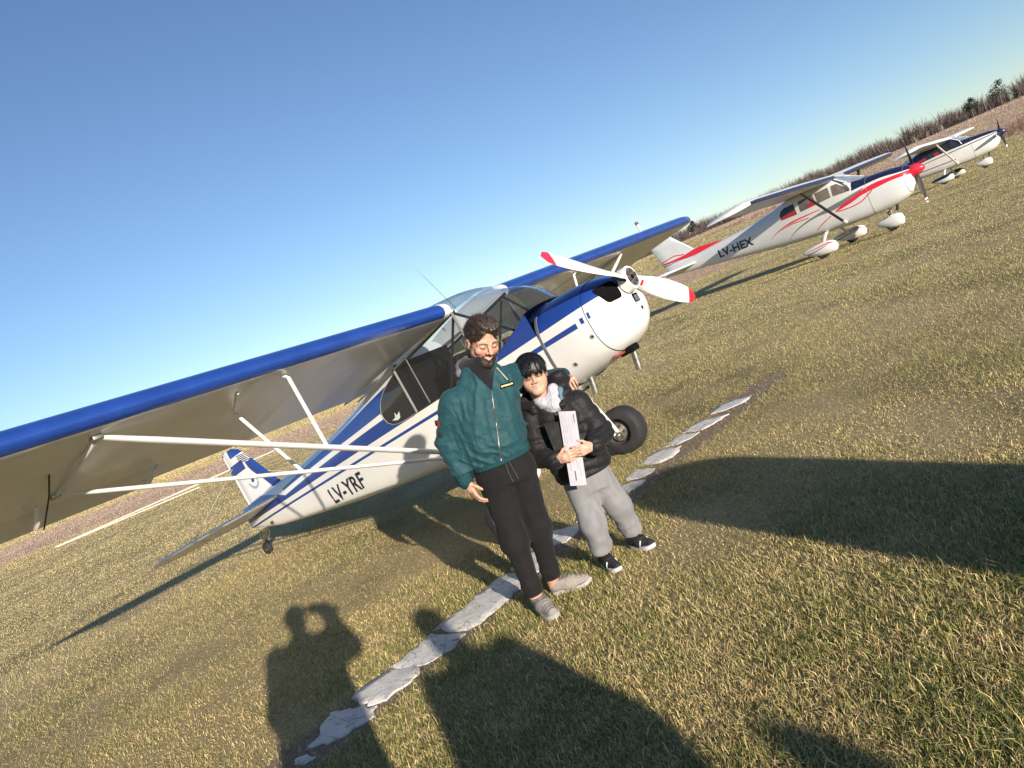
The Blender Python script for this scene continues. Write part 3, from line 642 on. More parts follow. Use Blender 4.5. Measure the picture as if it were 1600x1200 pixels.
# tail
fin_bands = [(BL, [(-4.78, 1.52), (-4.37, 1.52)], [(-4.78, 1.64), (-4.40, 1.64)]), (BL, [(-4.50, 1.705), (-4.3, 1.705)], [(-4.50, 2.), (-4.3, 2.)]),
             (BL, [(-4.35, 1.60), (-4.34, 1.52), (-4.15, 1.28), (-4.05, 1.12), (-4.04, 1.0), (-3.9, 1.0)], [(-4.35, 1.62), (-4.34, 1.60), (-4.15, 1.60), (-4.05, 1.60), (-4.04, 1.6), (-3.9, 1.6)])]
fin_bands += [(NAVY, [(-4.47, z), (-4.2, z-.03)], [(-4.47, z+.012), (-4.2, z-.018)]) for z in (1.615, 1.636, 1.657, 1.678, 1.699)]
fin_bands[1] = (BL, [(-4.62, 1.722), (-4.25, 1.715)], [(-4.62, 2.), (-4.25, 2.)])
fl = livery('fin_livery', WHITE, fin_bands, (-5, -3.8), (0.8, 2.0), .35, .3)
finP = [(-3.86, 1.13), (-3.95, 1.215), (-4.02, 1.31), (-4.18, 1.52), (-4.31, 1.69), (-4.40, 1.775), (-4.52, 1.825), (-4.66, 1.84), (-4.76, 1.83), (-4.745, 1.5), (-4.74, 1.0), (-4.4, 1.0), (-4.0, 1.02)]
def slab_surface(P, fn, th, inset=.03):
    """pillow-thin control surface with rounded rim"""
    P = [Vector((u, v)) for u, v in P]; c = sum(P, Vector((0, 0)))/len(P); mb = MB(); rg = []
    for sc, t_ in ((1.0, 0), (.985, .6), (.95, .9), (.6, 1.0)):
        rg.append((sc, t_))
    seq = [(sc, t_) for sc, t_ in reversed(rg)]+[(sc, -t_) for sc, t_ in rg[1:]]
    rings = [[fn(*(c+(p-c)*sc), t_*th/2) for p in P] for sc, t_ in seq]
    mb.loft(rings, True, True, True); return mb
FINMB = slab_surface(finP, lambda u, v, w_: (u, w_, v), .045); FIN = FINMB.bvh(); FINMB.build('fin', fl, cub, mtx=ATT, sharp=40)
rud = [(0, .86), (0, 1.84), (-.10, 1.865), (-.22, 1.84), (-.33, 1.74), (-.39, 1.58), (-.41, 1.35), (-.39, 1.1), (-.32, .93), (-.2, .85)]
ca, sa = math.cos(R(32)), math.sin(R(32))
rl = livery('rudder_livery', WHITE, [(BL, [(-5.2, 1.50), (-4.7, 1.50)], [(-5.2, 1.62), (-4.7, 1.62)]), (BL, [(-5.2, 1.79), (-4.7, 1.79)], [(-5.2, 2.), (-4.7, 2.)]), (BL, [(-5.2, .925), (-4.7, .925)], [(-5.2, .975), (-4.7, .975)])], (-5.3, -4.6), (.8, 2.0), .35, .3)
slab_surface(rud, lambda u, v, w_: (-4.765+u*ca+w_*sa, -u*sa+w_*ca, v), .04).build('rudder', rl, cub, mtx=ATT, sharp=40)
for s in (-1, 1):
    stb = [(-3.84, .05), (-3.95, .45), (-4.10, .85), (-4.25, 1.12), (-4.36, 1.28), (-4.44, 1.36), (-4.46, 1.0), (-4.46, .05)]
    slab_surface(stb, lambda u, v, w_: (u, s*v, 1.030+w_+(u+3.84)*.055), .036).build('stabilizer', m_white, cub, mtx=ATT, sharp=40)
    elv = [(0, .05), (0, 1.36), (-.10, 1.39), (-.22, 1.36), (-.33, 1.24), (-.40, 1.0), (-.42, .6), (-.38, .25), (-.30, .06)]
    ce, se = math.cos(R(4)), math.sin(R(4))
    slab_surface(elv, lambda u, v, w_: (-4.47+u*ce, s*v, .994+u*se+w_), .030).build('elevator', m_white, cub, mtx=ATT, sharp=40)
    MB().tube([(-4.70, 0, 1.62), (-4.45, s*.95, 1.02)], .004, 6).build('brace_wire', m_cord, cub, mtx=ATT)
    MB().tube([(-4.45, s*.95, 1.0), (-4.62, 0, .775)], .004, 6).build('brace_wire', m_cord, cub, mtx=ATT)
    em = decal('tail_emblem', [[(-4.52, 1.34), (-4.47, 1.27), (-4.40, 1.24), (-4.34, 1.25), (-4.28, 1.29), (-4.26, 1.36), (-4.29, 1.36), (-4.31, 1.30), (-4.37, 1.272), (-4.43, 1.285), (-4.49, 1.345)]], FIN, M('grey_emblem', (.34, .40, .47), .5), cub, ATT, side=s, off=.004, step=.2)
    decal('tail_emblem', [[(-4.42, 1.34), (-4.40, 1.40), (-4.37, 1.43), (-4.345, 1.39), (-4.35, 1.345), (-4.385, 1.325)]], FIN, m_blue, cub, ATT, side=s, off=.004, step=.2)
MB().box((-4.3, -.118, .79), (.05, .02, .035), bev=.005).build('tail_step', m_rust, cub, mtx=ATT)
# tail wheel (ground frame)
tg = b2g((-4.62, 0, .79)); tw_ = Vector((-4.942, 0, .075))
sp = MB(); sp.tube([tg, tg+Vector((-.12, 0, -.05)), Vector((-4.90, 0, .20))], [.02, .022, .018], 8, flat=2.0); sp.build('tail_spring', m_steel, cub)
MB().tube([(-4.89, 0, .22), (-4.90, 0, .13)], .018, 8).build('tailwheel_pivot', m_int, cub)
for s in (-1, 1):
    MB().tube([(-4.89, s*.02, .16), (-4.942, s*.03, .075)], .010, 6).build('tailwheel_fork', m_int, cub)
    MB().tube([b2g((-4.74, s*.05, .86)), (-4.86, s*.07, .25), (-4.90, s*.03, .17)], .006, 6).build('steering_spring', m_steel, cub)
def tyre(mb, c, r_, wd, axis=(0, 1, 0), hubr=.5, n=40):
    pr = [(-wd*.36, r_*hubr), (-wd*.47, r_*(hubr+.08)), (-wd*.5, r_*.76), (-wd*.44, r_*.91), (-wd*.30, r_*.985), (-wd*.2, r_*1.0), (-wd*.19, r_*.985), (-wd*.1, r_*.985), (-wd*.09, r_), (wd*.09, r_), (wd*.1, r_*.985), (wd*.19, r_*.985), (wd*.2, r_), (wd*.30, r_*.985), (wd*.44, r_*.91), (wd*.5, r_*.76), (wd*.47, r_*(hubr+.08)), (wd*.36, r_*hubr)]
    mb.lathe(pr, c, axis, n)
tw = MB(); tyre(tw, tw_, .075, .06, n=24); tw = tw.build('tailwheel', m_black, cub); MB().lathe([(-.022, 0), (-.022, .03), (-.018, .04), (.018, .04), (.022, .03), (.022, 0)], tw_, (0, 1, 0), 16).build('hub', m_steel, tw)
# main gear
for s in (-1, 1):
    ax = Vector((.0, s, -.07)).normalized(); wc = Vector((0.02, s*.885, .213))
    tb = MB(); tyre(tb, wc, .215, .20, ax, .50); ty = tb.build('wheel', m_black, cub, sharp=30)
    MB().lathe([(-.075, .0), (-.075, .05), (-.06, .06), (-.045, .10), (-.07, .112), (.07, .112), (.05, .10), (.05, .04), (.085, .035), (.085, 0)], wc, ax, 28).build('rim', m_rust, ty)
    MB().lathe([(-.088, .0), (-.088, .082), (-.080, .084), (-.080, 0)], wc, ax, 28).build('brake_disc', m_steel, ty)
    for k in range(6):
        a = R(60*k); u = Vector((1, 0, 0)); v = ax.cross(u)
        MB().box(wc-ax*.09+u*(.058*math.cos(a))+v*(.058*math.sin(a)), (.02, .02, .02), bev=.004).build('bolt', m_rust, ty)
    axle = wc-ax*.10
    fa = b2g((.22, s*.30, .445)); ra = b2g((-.40, s*.30, .375)); ca_ = b2g((-.06, s*.05, .19))
    for a, r_, nm in ((fa, .020, 'gear_leg'), (ra, .020, 'gear_leg')):
        MB().tube([a, axle+(a-axle)*.05, axle], [r_, r_, r_*.8], 10, flat=1.3, up=(1, 0, 0)).build(nm, m_white, cub)
    MB().tube([ca_, ca_.lerp(axle, .45), ca_.lerp(axle, .46), ca_.lerp(axle, .8), axle+Vector((0, 0, -.02))], [.014, .014, .028, .028, .014], 10).build('shock_strut', m_white, cub)
    MB().lathe([(-.07, .022), (.12, .022), (.12, 0)], axle, ax, 12).build('axle', m_steel, cub)
    for x0 in (.12, -.28): MB().tube([b2g((x0, s*.2, .42)), ca_], .012, 8).build('cabane_tube', m_white, cub)
# ------------------------------------------------------------------ two tricycle-gear high-wing planes farther along the row
RED = (.66, .022, .045); GREY = (.17, .175, .19)
m_pane = M('tinted_pane', (.16, .13, .115), .12, var=.3, vs=3, spec=.6)
m_pane_d = M('dark_pane', (.022, .026, .045), .10, var=.2, vs=3, spec=.6)
m_redcloth = M('red_upholstery', (.45, .018, .03), .8)
m_propblk = M('black_prop', (.03, .03, .033), .45)
m_grey_under = M('pale_wing_paint', (.60, .60, .59), .35, var=.06, vs=3, coat=.2)
m_navy = M('navy_paint', (.014, .020, .06), .3, coat=.3)
def cessna(loc, rz, sc, label, body_liv, fin_liv, spinner, nblades, prop_ang, strut_m, le_m, tip_m, reg, pants_liv, win_m, rear_m, tipcol):
    A = empty('light_aircraft', loc, rz); A.scale = (sc, sc, sc); tag(A, label, 'airplane', 'parked light aircraft')
    f = MB()
    st = [(-5.78, 1.10, 1.28, .02, 2.4, 2.4), (-5.3, 1.05, 1.37, .075, 2.6, 2.4), (-4.2, .96, 1.49, .165, 3, 2.6), (-3.2, .865, 1.575, .255, 3.2, 2.8), (-2.2, .755, 1.655, .355, 3.5, 3), (-1.5, .68, 1.76, .43, 3.8, 3.2), (-1.1, .645, 1.86, .475, 4, 3.6), (-.8, .625, 1.95, .505, 4, 4), (-.3, .60, 2.0, .535, 4, 4.5), (.2, .585, 2.01, .545, 4, 4.5), (.55, .575, 1.99, .545, 4, 4.5), (.72, .572, 1.93, .542, 4, 3.6), (.95, .572, 1.80, .535, 4, 3.2), (1.25, .58, 1.655, .525, 3.6, 3.0), (1.35, .582, 1.64, .52, 3.5, 2.9), (1.9, .635, 1.60, .48, 3.0, 2.6), (2.2, .74, 1.56, .43, 2.6, 2.4), (2.33, .86, 1.52, .36, 2.4, 2.3), (2.39, 1.0, 1.48, .26, 2.2, 2.2)]
    f.loft([ring(*s, n=44) for s in cat(st, 60)], True, True, True); BV = f.bvh(); fo = f.build('fuselage', body_liv, A, sharp=50)
    # glazing
    for s in (-1, 1):
        for nm, P, mt in (('rear_window', [(-1.06, 1.42), (-1.09, 1.56), (-1.02, 1.67), (-.88, 1.73), (-.58, 1.74), (-.56, 1.42)], rear_m), ('door_window', [(-.44, 1.44), (-.44, 1.74), (.02, 1.765), (.05, 1.47)], win_m), ('door_window', [(.10, 1.475), (.08, 1.77), (.47, 1.785), (.47, 1.50)], win_m), ('front_window', [(.54, 1.50), (.55, 1.79), (.70, 1.79), (.90, 1.60), (.98, 1.47)], win_m)):
            d_ = decal(nm, P, BV, mt, A, side=s, off=.006, step=.12)
            if nm == 'rear_window': decal('seat_cover', [(-1.05, 1.43), (-1.07, 1.50), (-.80, 1.53), (-.57, 1.55), (-.57, 1.43)], BV, m_redcloth, d_, side=s, off=.011, step=.15)
            if nm == 'door_window' and P[0][0] < -.2: decal('seat_cover', [(-.20, 1.455), (-.20, 1.56), (-.02, 1.60), (.04, 1.50), (.04, 1.47)], BV, m_redcloth, d_, side=s, off=.011, step=.15)
    wsP = []
    W_ = MB(); rr = []
    for x in np.linspace(.60, 1.28, 9):
        r_ = ring(*cat(st, 700)[int((x+5.78)/(2.39+5.78)*699)], n=44); zs = [p for p in r_ if p[2] > np.interp(x, [.60, .9, 1.28], [1.86, 1.62, 1.60])]
        zs.sort(key=lambda p: p[1]); y0 = np.array([p[1] for p in zs]); z0 = np.array([p[2] for p in zs]); yy = np.linspace(y0.min()*.93, y0.max()*.93, 13)
        rr.append([(x, float(y)*1.012, float(np.interp(y, y0, z0))+.012) for y in yy])
    W_.loft(rr, False); W_.build('windscreen', M('pale_windscreen', (.22, .26, .32), .07, var=.25, vs=2, spec=.8), A)
    for s in (-1, 1): MB().tube([(.58, s*.40, 1.98), (.95, s*.50, 1.72), (1.02, s*.53, 1.50)], .022, 8).build('windscreen_post', m_white, A)
    MB().tube([(.62, 0, 1.985), (1.27, 0, 1.69)], .012, 6).build('windscreen_post', m_white, A)
    # wings
    for s in (-1, 1):
        wg = MB(); R_ = []
        for y in [.35, .6, 1.2, 1.9, 2.6, 3.3, 4.2, 4.9, 5.2, 5.36, 5.44, 5.48]:
            ch = 1.63 if y <= 2.6 else 1.63-(y-2.6)/2.9*.50; xo = 0 if y <= 2.6 else -(y-2.6)/2.9*.12; dr = -.10*max(0, (y-5.1)/.4)**1.5; e = 1 if y < 5.1 else max(.12, math.sqrt(max(0, 1-((y-5.1)/.39)**2.2)))
            R_.append([(.69+xo-(1-e)*ch*.62-xc*ch*(1-(1-e)*.66), s*y, 1.955+.024*y+dr-xc*ch*.03+zc*ch*1.1*(.25+.75*e)) for xc, zc in AFU])
        wg.loft(R_, True, True, True, mf=lambda i, j: (2 if i >= 8 else 1) if 12 <= j <= 16 else (2 if i >= 8 else 0)); wg.build('wing', [m_grey_under, le_m, tip_m], A, sharp=45)
        lo = Vector((.60, s*.53, .70)); hi = Vector((.42, s*2.26, 1.965))
        MB().tube([lo, lo.lerp(hi, .03), lo.lerp(hi, .97), hi], [.03, .045, .045, .03], 12, flat=.45, up=(1, 0, 0)).build('strut', strut_m, A)
        MB().tube([lo+Vector((0, s*-.02, -.01)), lo.lerp(hi, .06)], [.07, .05], 10, flat=.5, up=(1, 0, 0)).build('strut_fairing', m_white, A)
        MB().tube([hi+Vector((0, -s*.06, -.05)), hi+Vector((0, s*.02, .03))], [.05, .09], 10, flat=.5, up=(1, 0, 0)).build('strut_fairing', m_white, A)
        sb = [(-4.42, .1), (-4.60, 1.1), (-4.72, 1.58), (-4.86, 1.68), (-5.35, 1.68), (-5.42, 1.6), (-5.50, .4), (-5.35, .1)]
        slab_surface(sb, lambda u, v, w_: (u, s*v, 1.235+w_), .075).build('stabilizer', m_grey_under, A, sharp=40)
        MB().tube([(-5.30, s*1.70, 1.235), (-5.5, s*1.70, 1.235)], .035, 8).build('stabilizer_tip', m_white, A)
        # main gear
        lg = MB(); lg.tube([(.0, s*.38, .66), (.0, s*.62, .56), (.0, s*1.02, .30), (0, s*1.10, .25)], [.07, .055, .04, .035], 10, flat=.35, up=(1, 0, 0)); lg.build('gear_leg', m_white, A)
        wheel_pant(A, (0, s*1.14, 0), 1.02, .185, pants_liv, .19)
    fn = [(-3.30, 1.575), (-4.40, 1.68), (-4.62, 1.90), (-5.08, 2.36), (-5.16, 2.38), (-5.92, 2.26), (-5.98, 2.18), (-5.72, 1.45), (-5.62, 1.22), (-5.3, 1.2), (-4.2, 1.35), (-3.5, 1.45)]
    FB = slab_surface(fn, lambda u, v, w_: (u, w_, v), .085); FV = FB.bvh(); FB.build('fin', fin_liv, A, sharp=40)
    MB().tube([(-5.22, -.05, 1.1), (-5.22, .05, 1.1)], .03, 8).build('tail_skid', m_int, A)
    # nose gear
    MB().tube([(1.62, 0, .70), (1.56, 0, .28)], [.045, .035], 12).build('nose_leg', m_steel, A)
    MB().tube([(1.66, .0, .62), (1.50, 0, .50), (1.56, 0, .40)], .018, 8).build('torque_link', m_int, A)
    for s in (-1, 1): MB().tube([(1.57, s*.05, .42), (1.55, s*.075, .22)], .018, 8).build('nose_fork', m_white, A)
    wheel_pant(A, (1.53, 0, 0), .74, .155, pants_liv, .16)
    MB().tube([(1.86, -.18, .70), (1.84, -.19, .56), (1.80, -.19, .50)], .035, 10).build('exhaust_pipe', m_int, A)
    # propeller
    hx, hz = 2.46, 1.32
    sp = MB(); sp.lathe([(-.06, .0), (-.06, .165), (0, .168), (.10, .14), (.18, .095), (.235, .045), (.25, 0)], (hx, 0, hz), (1, 0, 0), 28); sp.build('spinner', spinner, A)
    for k in range(nblades):
        a = prop_ang+2*math.pi*k/nblades; e = Vector((0, math.cos(a), math.sin(a))); ax = Vector((1, 0, 0)); td = ax.cross(e); rg = []
        for q in np.linspace(0, 1, 20):
            rad_ = .10+q*.83; c = float(np.interp(q, [0, .3, .6, .9, .98, 1], [.10, .15, .15, .11, .075, .03])); t_ = float(np.interp(q, [0, .3, 1], [.06, .025, .006])); tw = R(float(np.interp(q, [0, .3, 1], [60, 38, 16]))); c_ = td*math.cos(tw)+ax*math.sin(tw); n_ = ax*math.cos(tw)-td*math.sin(tw)
            rg.append([Vector((hx, 0, hz))+e*rad_+c_*(c/2*math.cos(2*math.pi*j/12))+n_*(t_/2*math.sin(2*math.pi*j/12)) for j in range(12)])
        b = MB(); b.loft(rg, True, True, True, mf=lambda i, j: [0, 1, 2, 1][max(0, i-15)] if i >= 15 and i < 19 else (1 if i >= 19 else 0)); b.build('propeller_blade', [m_propblk, m_white, tipcol], A, sharp=60)
    if reg:
        for s in (-1, 1): fit_text('registration_letters', reg, -3.48, -2.18, 1.06, 1.32, BV, m_ink, A, None, s, .15, .025, .006)
    # landing light and panel seams
    for x in (1.38, 2.28):
        r_ = ring(*cat(st, 700)[int((x+5.78)/(2.39+5.78)*699)], n=44); r_ = [(p[0], p[1]*1.002, p[2]+(p[2]-1.1)*.002) for p in r_]; MB().tube(r_+[r_[0]], .004, 5, False).build('panel_seam', M('seam_grey', (.22, .22, .22), .6), A)
    return A
def wheel_pant(A, c, L, hw, mat, r_):
    mb = MB(); rg = []
    for q in np.linspace(0, 1, 22):
        x = c[0]+L*.46-q*L; k = max(.02, (math.sin(math.pi*min(1, q**.62))**.62 if q < 1 else 0)); hh = .215*k if q < .5 else .215*k*(1-.15*(q-.5)); zc = .245+.10*max(0, q-.45)**1.2
        rg.append([(x, c[1]+hw*.72*k*math.cos(2*math.pi*j/20), max(.085, zc+hh*.9*math.sin(2*math.pi*j/20))) for j in range(20)])
    mb.loft(rg, True, True, True); o = mb.build('wheel_fairing', mat, A, sharp=50)
    t = MB(); tyre(t, Vector((c[0], c[1], r_)), r_, .13, n=28); t.build('wheel', m_black, A)
b2 = [(GREY, [(-1.07, .78), (-.79, .95), (-.47, 1.055), (-.03, 1.13), (.26, 1.13), (.48, 1.14), (.82, 1.22), (1.16, 1.32), (1.32, 1.39)], [(-1.07, .79), (-.79, .98), (-.47, 1.10), (-.03, 1.20), (.26, 1.25), (.48, 1.28), (.82, 1.325), (1.16, 1.385), (1.32, 1.41)]),
      (RED, [(.44, 1.06), (.73, 1.11), (.92, 1.145), (1.29, 1.24), (1.62, 1.27), (2.0, 1.30), (2.45, 1.265)], [(.44, 1.08), (.69, 1.19), (.93, 1.26), (1.28, 1.36), (1.59, 1.41), (2.0, 1.40), (2.45, 1.38)]),
      (RED, [(.50, 1.045), (1.04, 1.035), (1.38, 1.165), (1.50, 1.235)], [(.50, 1.075), (1.04, 1.065), (1.38, 1.20), (1.50, 1.27)]),
      (RED, [(-1.6, 1.0), (-1.17, 1.165), (-.78, 1.235), (-.39, 1.262), (.10, 1.285)], [(-1.6, 1.012), (-1.17, 1.20), (-.78, 1.28), (-.39, 1.30), (.10, 1.305)]),
      (RED, [(-1.17, 1.15), (-.80, 1.195), (-.29, 1.18)], [(-1.17, 1.155), (-.80, 1.225), (-.29, 1.205)]),
      (RED, [(-.22, .76), (.08, .905), (.31, 1.0)], [(-.22, .78), (.08, .935), (.31, 1.025)]),
      (NAVY, [(1.02, 1.44), (1.33, 1.46), (1.75, 1.475), (2.17, 1.425), (2.5, 1.38)], [(1.02, 1.45), (1.08, 1.8), (1.33, 1.9), (1.75, 1.9), (2.5, 1.9)]),
      (RED, [(-4.6, 1.45), (-3.9, 1.50), (-3.35, 1.56)], [(-4.6, 1.70), (-3.9, 1.70), (-3.35, 1.70)])]
f2 = [(RED, [(-5.9, 1.53), (-5.2, 1.50), (-4.56, 1.46), (-3.76, 1.53), (-3.3, 1.56)], [(-5.9, 1.57), (-5.2, 1.58), (-4.77, 1.60), (-4.35, 1.66), (-3.3, 1.72)]),
      (RED, [(-5.9, 1.585), (-5.2, 1.68), (-4.8, 1.60)], [(-5.9, 1.615), (-5.2, 1.715), (-4.8, 1.64)]), (GREY, [(-5.9, 1.44), (-5.2, 1.47), (-4.9, 1.465)], [(-5.9, 1.50), (-5.2, 1.49), (-4.9, 1.47)])]
WG = (.70, .70, .69)
pl2 = livery('wheel_fairing_paint', WHITE, [(RED, [(-.4, .29), (.25, .36), (.38, .34)], [(-.4, .305), (.25, .395), (.38, .36)]), (GREY, [(-.4, .20), (0, .27), (.3, .34)], [(-.4, .23), (0, .30), (.3, .35)])], (-1, 2.5), (0, 1), .3, .3)
plane2 = cessna((10.129, 19.909, 0), R(-48.695), .987, 'pale grey plane with red sweeping stripes, red nose cone and LV-HEX on its tail', livery('grey_red_livery', WG, b2, (-6, 2.8), (0, 2.6), .32, .3), livery('grey_red_fin', WG, f2, (-6.2, -3), (1, 2.6), .32, .3),
    m_red, 2, R(98), m_propblk, m_navy, m_white, 'LV-HEX', pl2, m_pane, m_pane_d, m_red)
b3 = [(NAVY, [(-5.8, 1.36), (-1.4, 1.36), (.33, 1.44), (1.0, 1.44), (1.6, 1.46), (2.5, 1.42)], [(-5.8, 1.40), (-1.4, 1.62), (-.9, 1.84), (.33, 1.86), (1.0, 2.2), (2.5, 2.2)]), (NAVY, [(-2.5, 1.20), (-.6, 1.265), (.6, 1.305), (2.4, 1.375)], [(-2.5, 1.215), (-.6, 1.295), (.6, 1.345), (2.4, 1.415)]), (GREY, [(-3.5, .98), (.6, .90)], [(-3.5, 1.02), (.6, .95)])]
pl3 = livery('two_tone_fairing_paint', WHITE, [(NAVY, [(-1, .30), (.1, .28), (.45, .38), (2.5, .42)], [(-1, .8), (.1, .8), (.45, .8), (2.5, .8)])], (-1, 2.5), (0, 1), .3, .3)
plane3 = cessna((23.887, 34.478, 0), R(-48.085), .995, 'white and navy plane with three-blade propeller, parked beyond the red-striped plane', livery('white_navy_livery', WHITE, b3, (-6, 2.8), (0, 2.6), .32, .3), livery('white_navy_fin', WHITE, [(NAVY, [(-6, 1.5), (-3.3, 1.5)], [(-6, 1.62), (-3.3, 1.62)])], (-6.2, -3), (1, 2.6), .32, .3),
    m_navy, 3, R(65), m_white, m_white, m_white, None, pl3, m_pane_d, m_pane_d, m_white)
# ------------------------------------------------------------------ people: smooth bodies from blended distance fields
f32 = np.float32
def v3(*a): return np.array(a, f32)
def sd_cone(P, a, b, ra, rb):
    a = np.asarray(a, f32); b = np.asarray(b, f32); ab = b-a; t = np.clip(((P-a)@ab)/max(1e-9, float(ab@ab)), 0, 1)
    return np.sqrt((((P-a)-t[:, None]*ab)**2).sum(1))-(ra+(rb-ra)*t)
def sd_chain(P, pts, rs, k=.02):
    d = None
    for i in range(len(pts)-1):
        e = sd_cone(P, pts[i], pts[i+1], rs[i], rs[i+1]); d = e if d is None else smin(d, e, k)
    return d
def smin(a, b, k):
    h = np.clip(.5+.5*(b-a)/k, 0, 1); return b+(a-b)*h-k*h*(1-h)
def smax(a, b, k): return -smin(-a, -b, k)
def sd_ell(P, c, r, Rm=None):
    q = P-np.asarray(c, f32)
    if Rm is not None: q = q@np.asarray(Rm, f32)
    r = np.asarray(r, f32); k0 = np.sqrt(((q/r)**2).sum(1)); k1 = np.sqrt(((q/(r*r))**2).sum(1))+1e-9
    return k0*(k0-1)/k1
def sd_etube(P, secs, L):
    """stack of elliptical sections (cx,cy,cz,rx,ry) along z; L = lateral axis in the ground plane"""
    S = np.array(secs, f32); z = P[:, 2]; L = np.array([L[0], L[1]], f32); L /= np.linalg.norm(L); D = np.array([-L[1], L[0]], f32)
    o = np.argsort(S[:, 2]); S = S[o]; g = lambda k: np.interp(z, S[:, 2], S[:, k]).astype(f32)
    dx = P[:, 0]-g(0); dy = P[:, 1]-g(1); rx, ry = g(3), g(4); l = dx*L[0]+dy*L[1]; d = dx*D[0]+dy*D[1]
    e = (np.sqrt((l/rx)**2+(d/ry)**2)-1)*np.minimum(rx, ry); oz = np.maximum(np.maximum(S[0, 2]-z, z-S[-1, 2]), 0)
    return np.where(oz > 0, np.sqrt(np.maximum(e, 0)**2+oz**2), e)
def surface_nets(F, org, h):
    nx, ny, nz = F.shape; ins = F < 0; corner = [(i, j, k) for i in (0, 1) for j in (0, 1) for k in (0, 1)]
    sl_ = lambda c: (slice(c[0], nx-1+c[0]), slice(c[1], ny-1+c[1]), slice(c[2], nz-1+c[2]))
    cnt = sum(ins[sl_(c)].astype(np.int8) for c in corner); act = (cnt > 0) & (cnt < 8); idx = np.full(act.shape, -1, np.int64); A = np.argwhere(act); idx[act] = np.arange(len(A))
    val = np.stack([F[A[:, 0]+c[0], A[:, 1]+c[1], A[:, 2]+c[2]] for c in corner], 1); acc = np.zeros((len(A), 3)); num = np.zeros(len(A))
    for a in range(8):
        for b in range(a+1, 8):
            ca, cb = np.array(corner[a]), np.array(corner[b])
            if np.abs(ca-cb).sum() != 1: continue
            m = (val[:, a] < 0) != (val[:, b] < 0); t = np.where(m, val[:, a]/(val[:, a]-val[:, b]+1e-12), 0); acc += np.where(m[:, None], ca+t[:, None]*(cb-ca), 0); num += m
    V = (A+acc/num[:, None])*h+np.asarray(org); Q = []
    for ax in range(3):
        u, v = (ax+1) % 3, (ax+2) % 3; s0 = [slice(1, n-1) for n in F.shape]; s1 = list(s0); s0[ax] = slice(0, F.shape[ax]-1); s1[ax] = slice(1, F.shape[ax])
        a = ins[tuple(s0)]; b = ins[tuple(s1)]; E_ = np.argwhere(a != b); sg = a[a != b]; off = np.ones(3, int); off[ax] = 0; E_ = E_+off
        g = lambda du, dv: idx[tuple((E_-np.eye(3, dtype=int)[u]*du-np.eye(3, dtype=int)[v]*dv).T)]
        q = np.stack([g(1, 1), g(0, 1), g(0, 0), g(1, 0)], 1); q[~sg] = q[~sg][:, ::-1]; Q.append(q)
    return V, np.concatenate(Q)
def mesh_sdf(fn, lo, hi, h):
    lo = np.asarray(lo, float); n = np.ceil((np.asarray(hi)-lo)/h).astype(int)+1; ax = [lo[i]+np.arange(n[i])*h for i in range(3)]
    G = np.stack(np.meshgrid(*ax, indexing='ij'), -1).reshape(-1, 3).astype(f32)
    out = np.concatenate([fn(G[i:i+400000]) for i in range(0, len(G), 400000)])
    return surface_nets(out.reshape(n), lo, h)
def join(parts):
    V = []; F = []; Cc = []; n = 0
    for p in parts: V.append(p[0]); F.append(p[1]+n); n += len(p[0]); Cc.append(p[2] if len(p) > 2 else None)
    return np.concatenate(V), np.concatenate(F), (np.concatenate(Cc) if Cc[0] is not None else None)
def euler_head(yaw, pitch, roll):
    """yaw>0 turns face to +x, pitch>0 looks down, roll>0 tips crown to +x (face looks to -y)"""
    return np.array(Matrix.Rotation(R(roll), 3, 'Y') @ Matrix.Rotation(R(yaw), 3, 'Z') @ Matrix.Rotation(R(pitch), 3, 'X'))
def head_sdf(P, beardless=True, child=False):
    ax_ = np.abs(P[:, 0]); Q = P.copy(); Q[:, 0] = ax_
    d = sd_ell(P, (0, .016, .045), (.075, .094, .088))
    d = smin(d, sd_ell(P, (0, -.026, -.028), (.061, .062, .080)), .03)
    jw = .047 if not child else .040
    d = smin(d, sd_cone(Q, (jw, -.012, -.062), (.012, -.070, -.098 if not child else -.088), .022, .020 if not child else .024), .03)
    d = smin(d, sd_ell(Q, (.042, -.064, -.022), (.024, .020, .021)) if not child else sd_ell(Q, (.038, -.051, -.028), (.028, .026, .029)), .02 if not child else .035)      # smiling cheeks
    d = smin(d, sd_cone(Q, (.010, -.088, .020), (.045, -.066, .018), .010 if not child else .006, .012 if not child else .008), .016)   # brow
    d = smax(d, -sd_ell(Q, (.032, -.101, .003), (.017, .020, .011)), .012)     # sockets
    d = smin(d, sd_ell(Q, (.0315, -.078, .001), (.0150, .0135, .0125)), .004)
    if not child: d = smin(d, sd_cone(P, (0, -.088, .012), (0, -.113, -.026), .0085, .0120), .010)
    else: d = smin(d, sd_cone(P, (0, -.086, .004), (0, -.103, -.024), .0075, .0110), .012)
    d = smin(d, sd_ell(Q, (.013, -.096, -.030), (.0095, .011, .0085)), .006)
    d = smin(d, sd_cone(Q, (0, -.0925, -.052), (.026, -.079, -.047), .0065, .004), .006)   # upper lip, smile
    d = smin(d, sd_cone(Q, (0, -.0915, -.070), (.022, -.079, -.056), .0075, .004), .006)
    d = smax(d, -sd_cone(Q, (0, -.101, -.060), (.022, -.087, -.050), .0042, .0015), .003)
    d = smin(d, sd_ell(P, (0, -.074, -.102 if not child else -.092), (.021, .018, .016)), .012 if not child else .03)         # chin
    e = sd_ell(Q, (.077, .012, .0), (.0095, .021, .032)); e = smax(e, -sd_ell(Q, (.087, .006, .002), (.008, .012, .020)), .004); d = smin(d, e, .008)
    d = smin(d, sd_cone(P, (0, .022, -.06), (0, .040, -.19), .052, .056), .03)
    return d
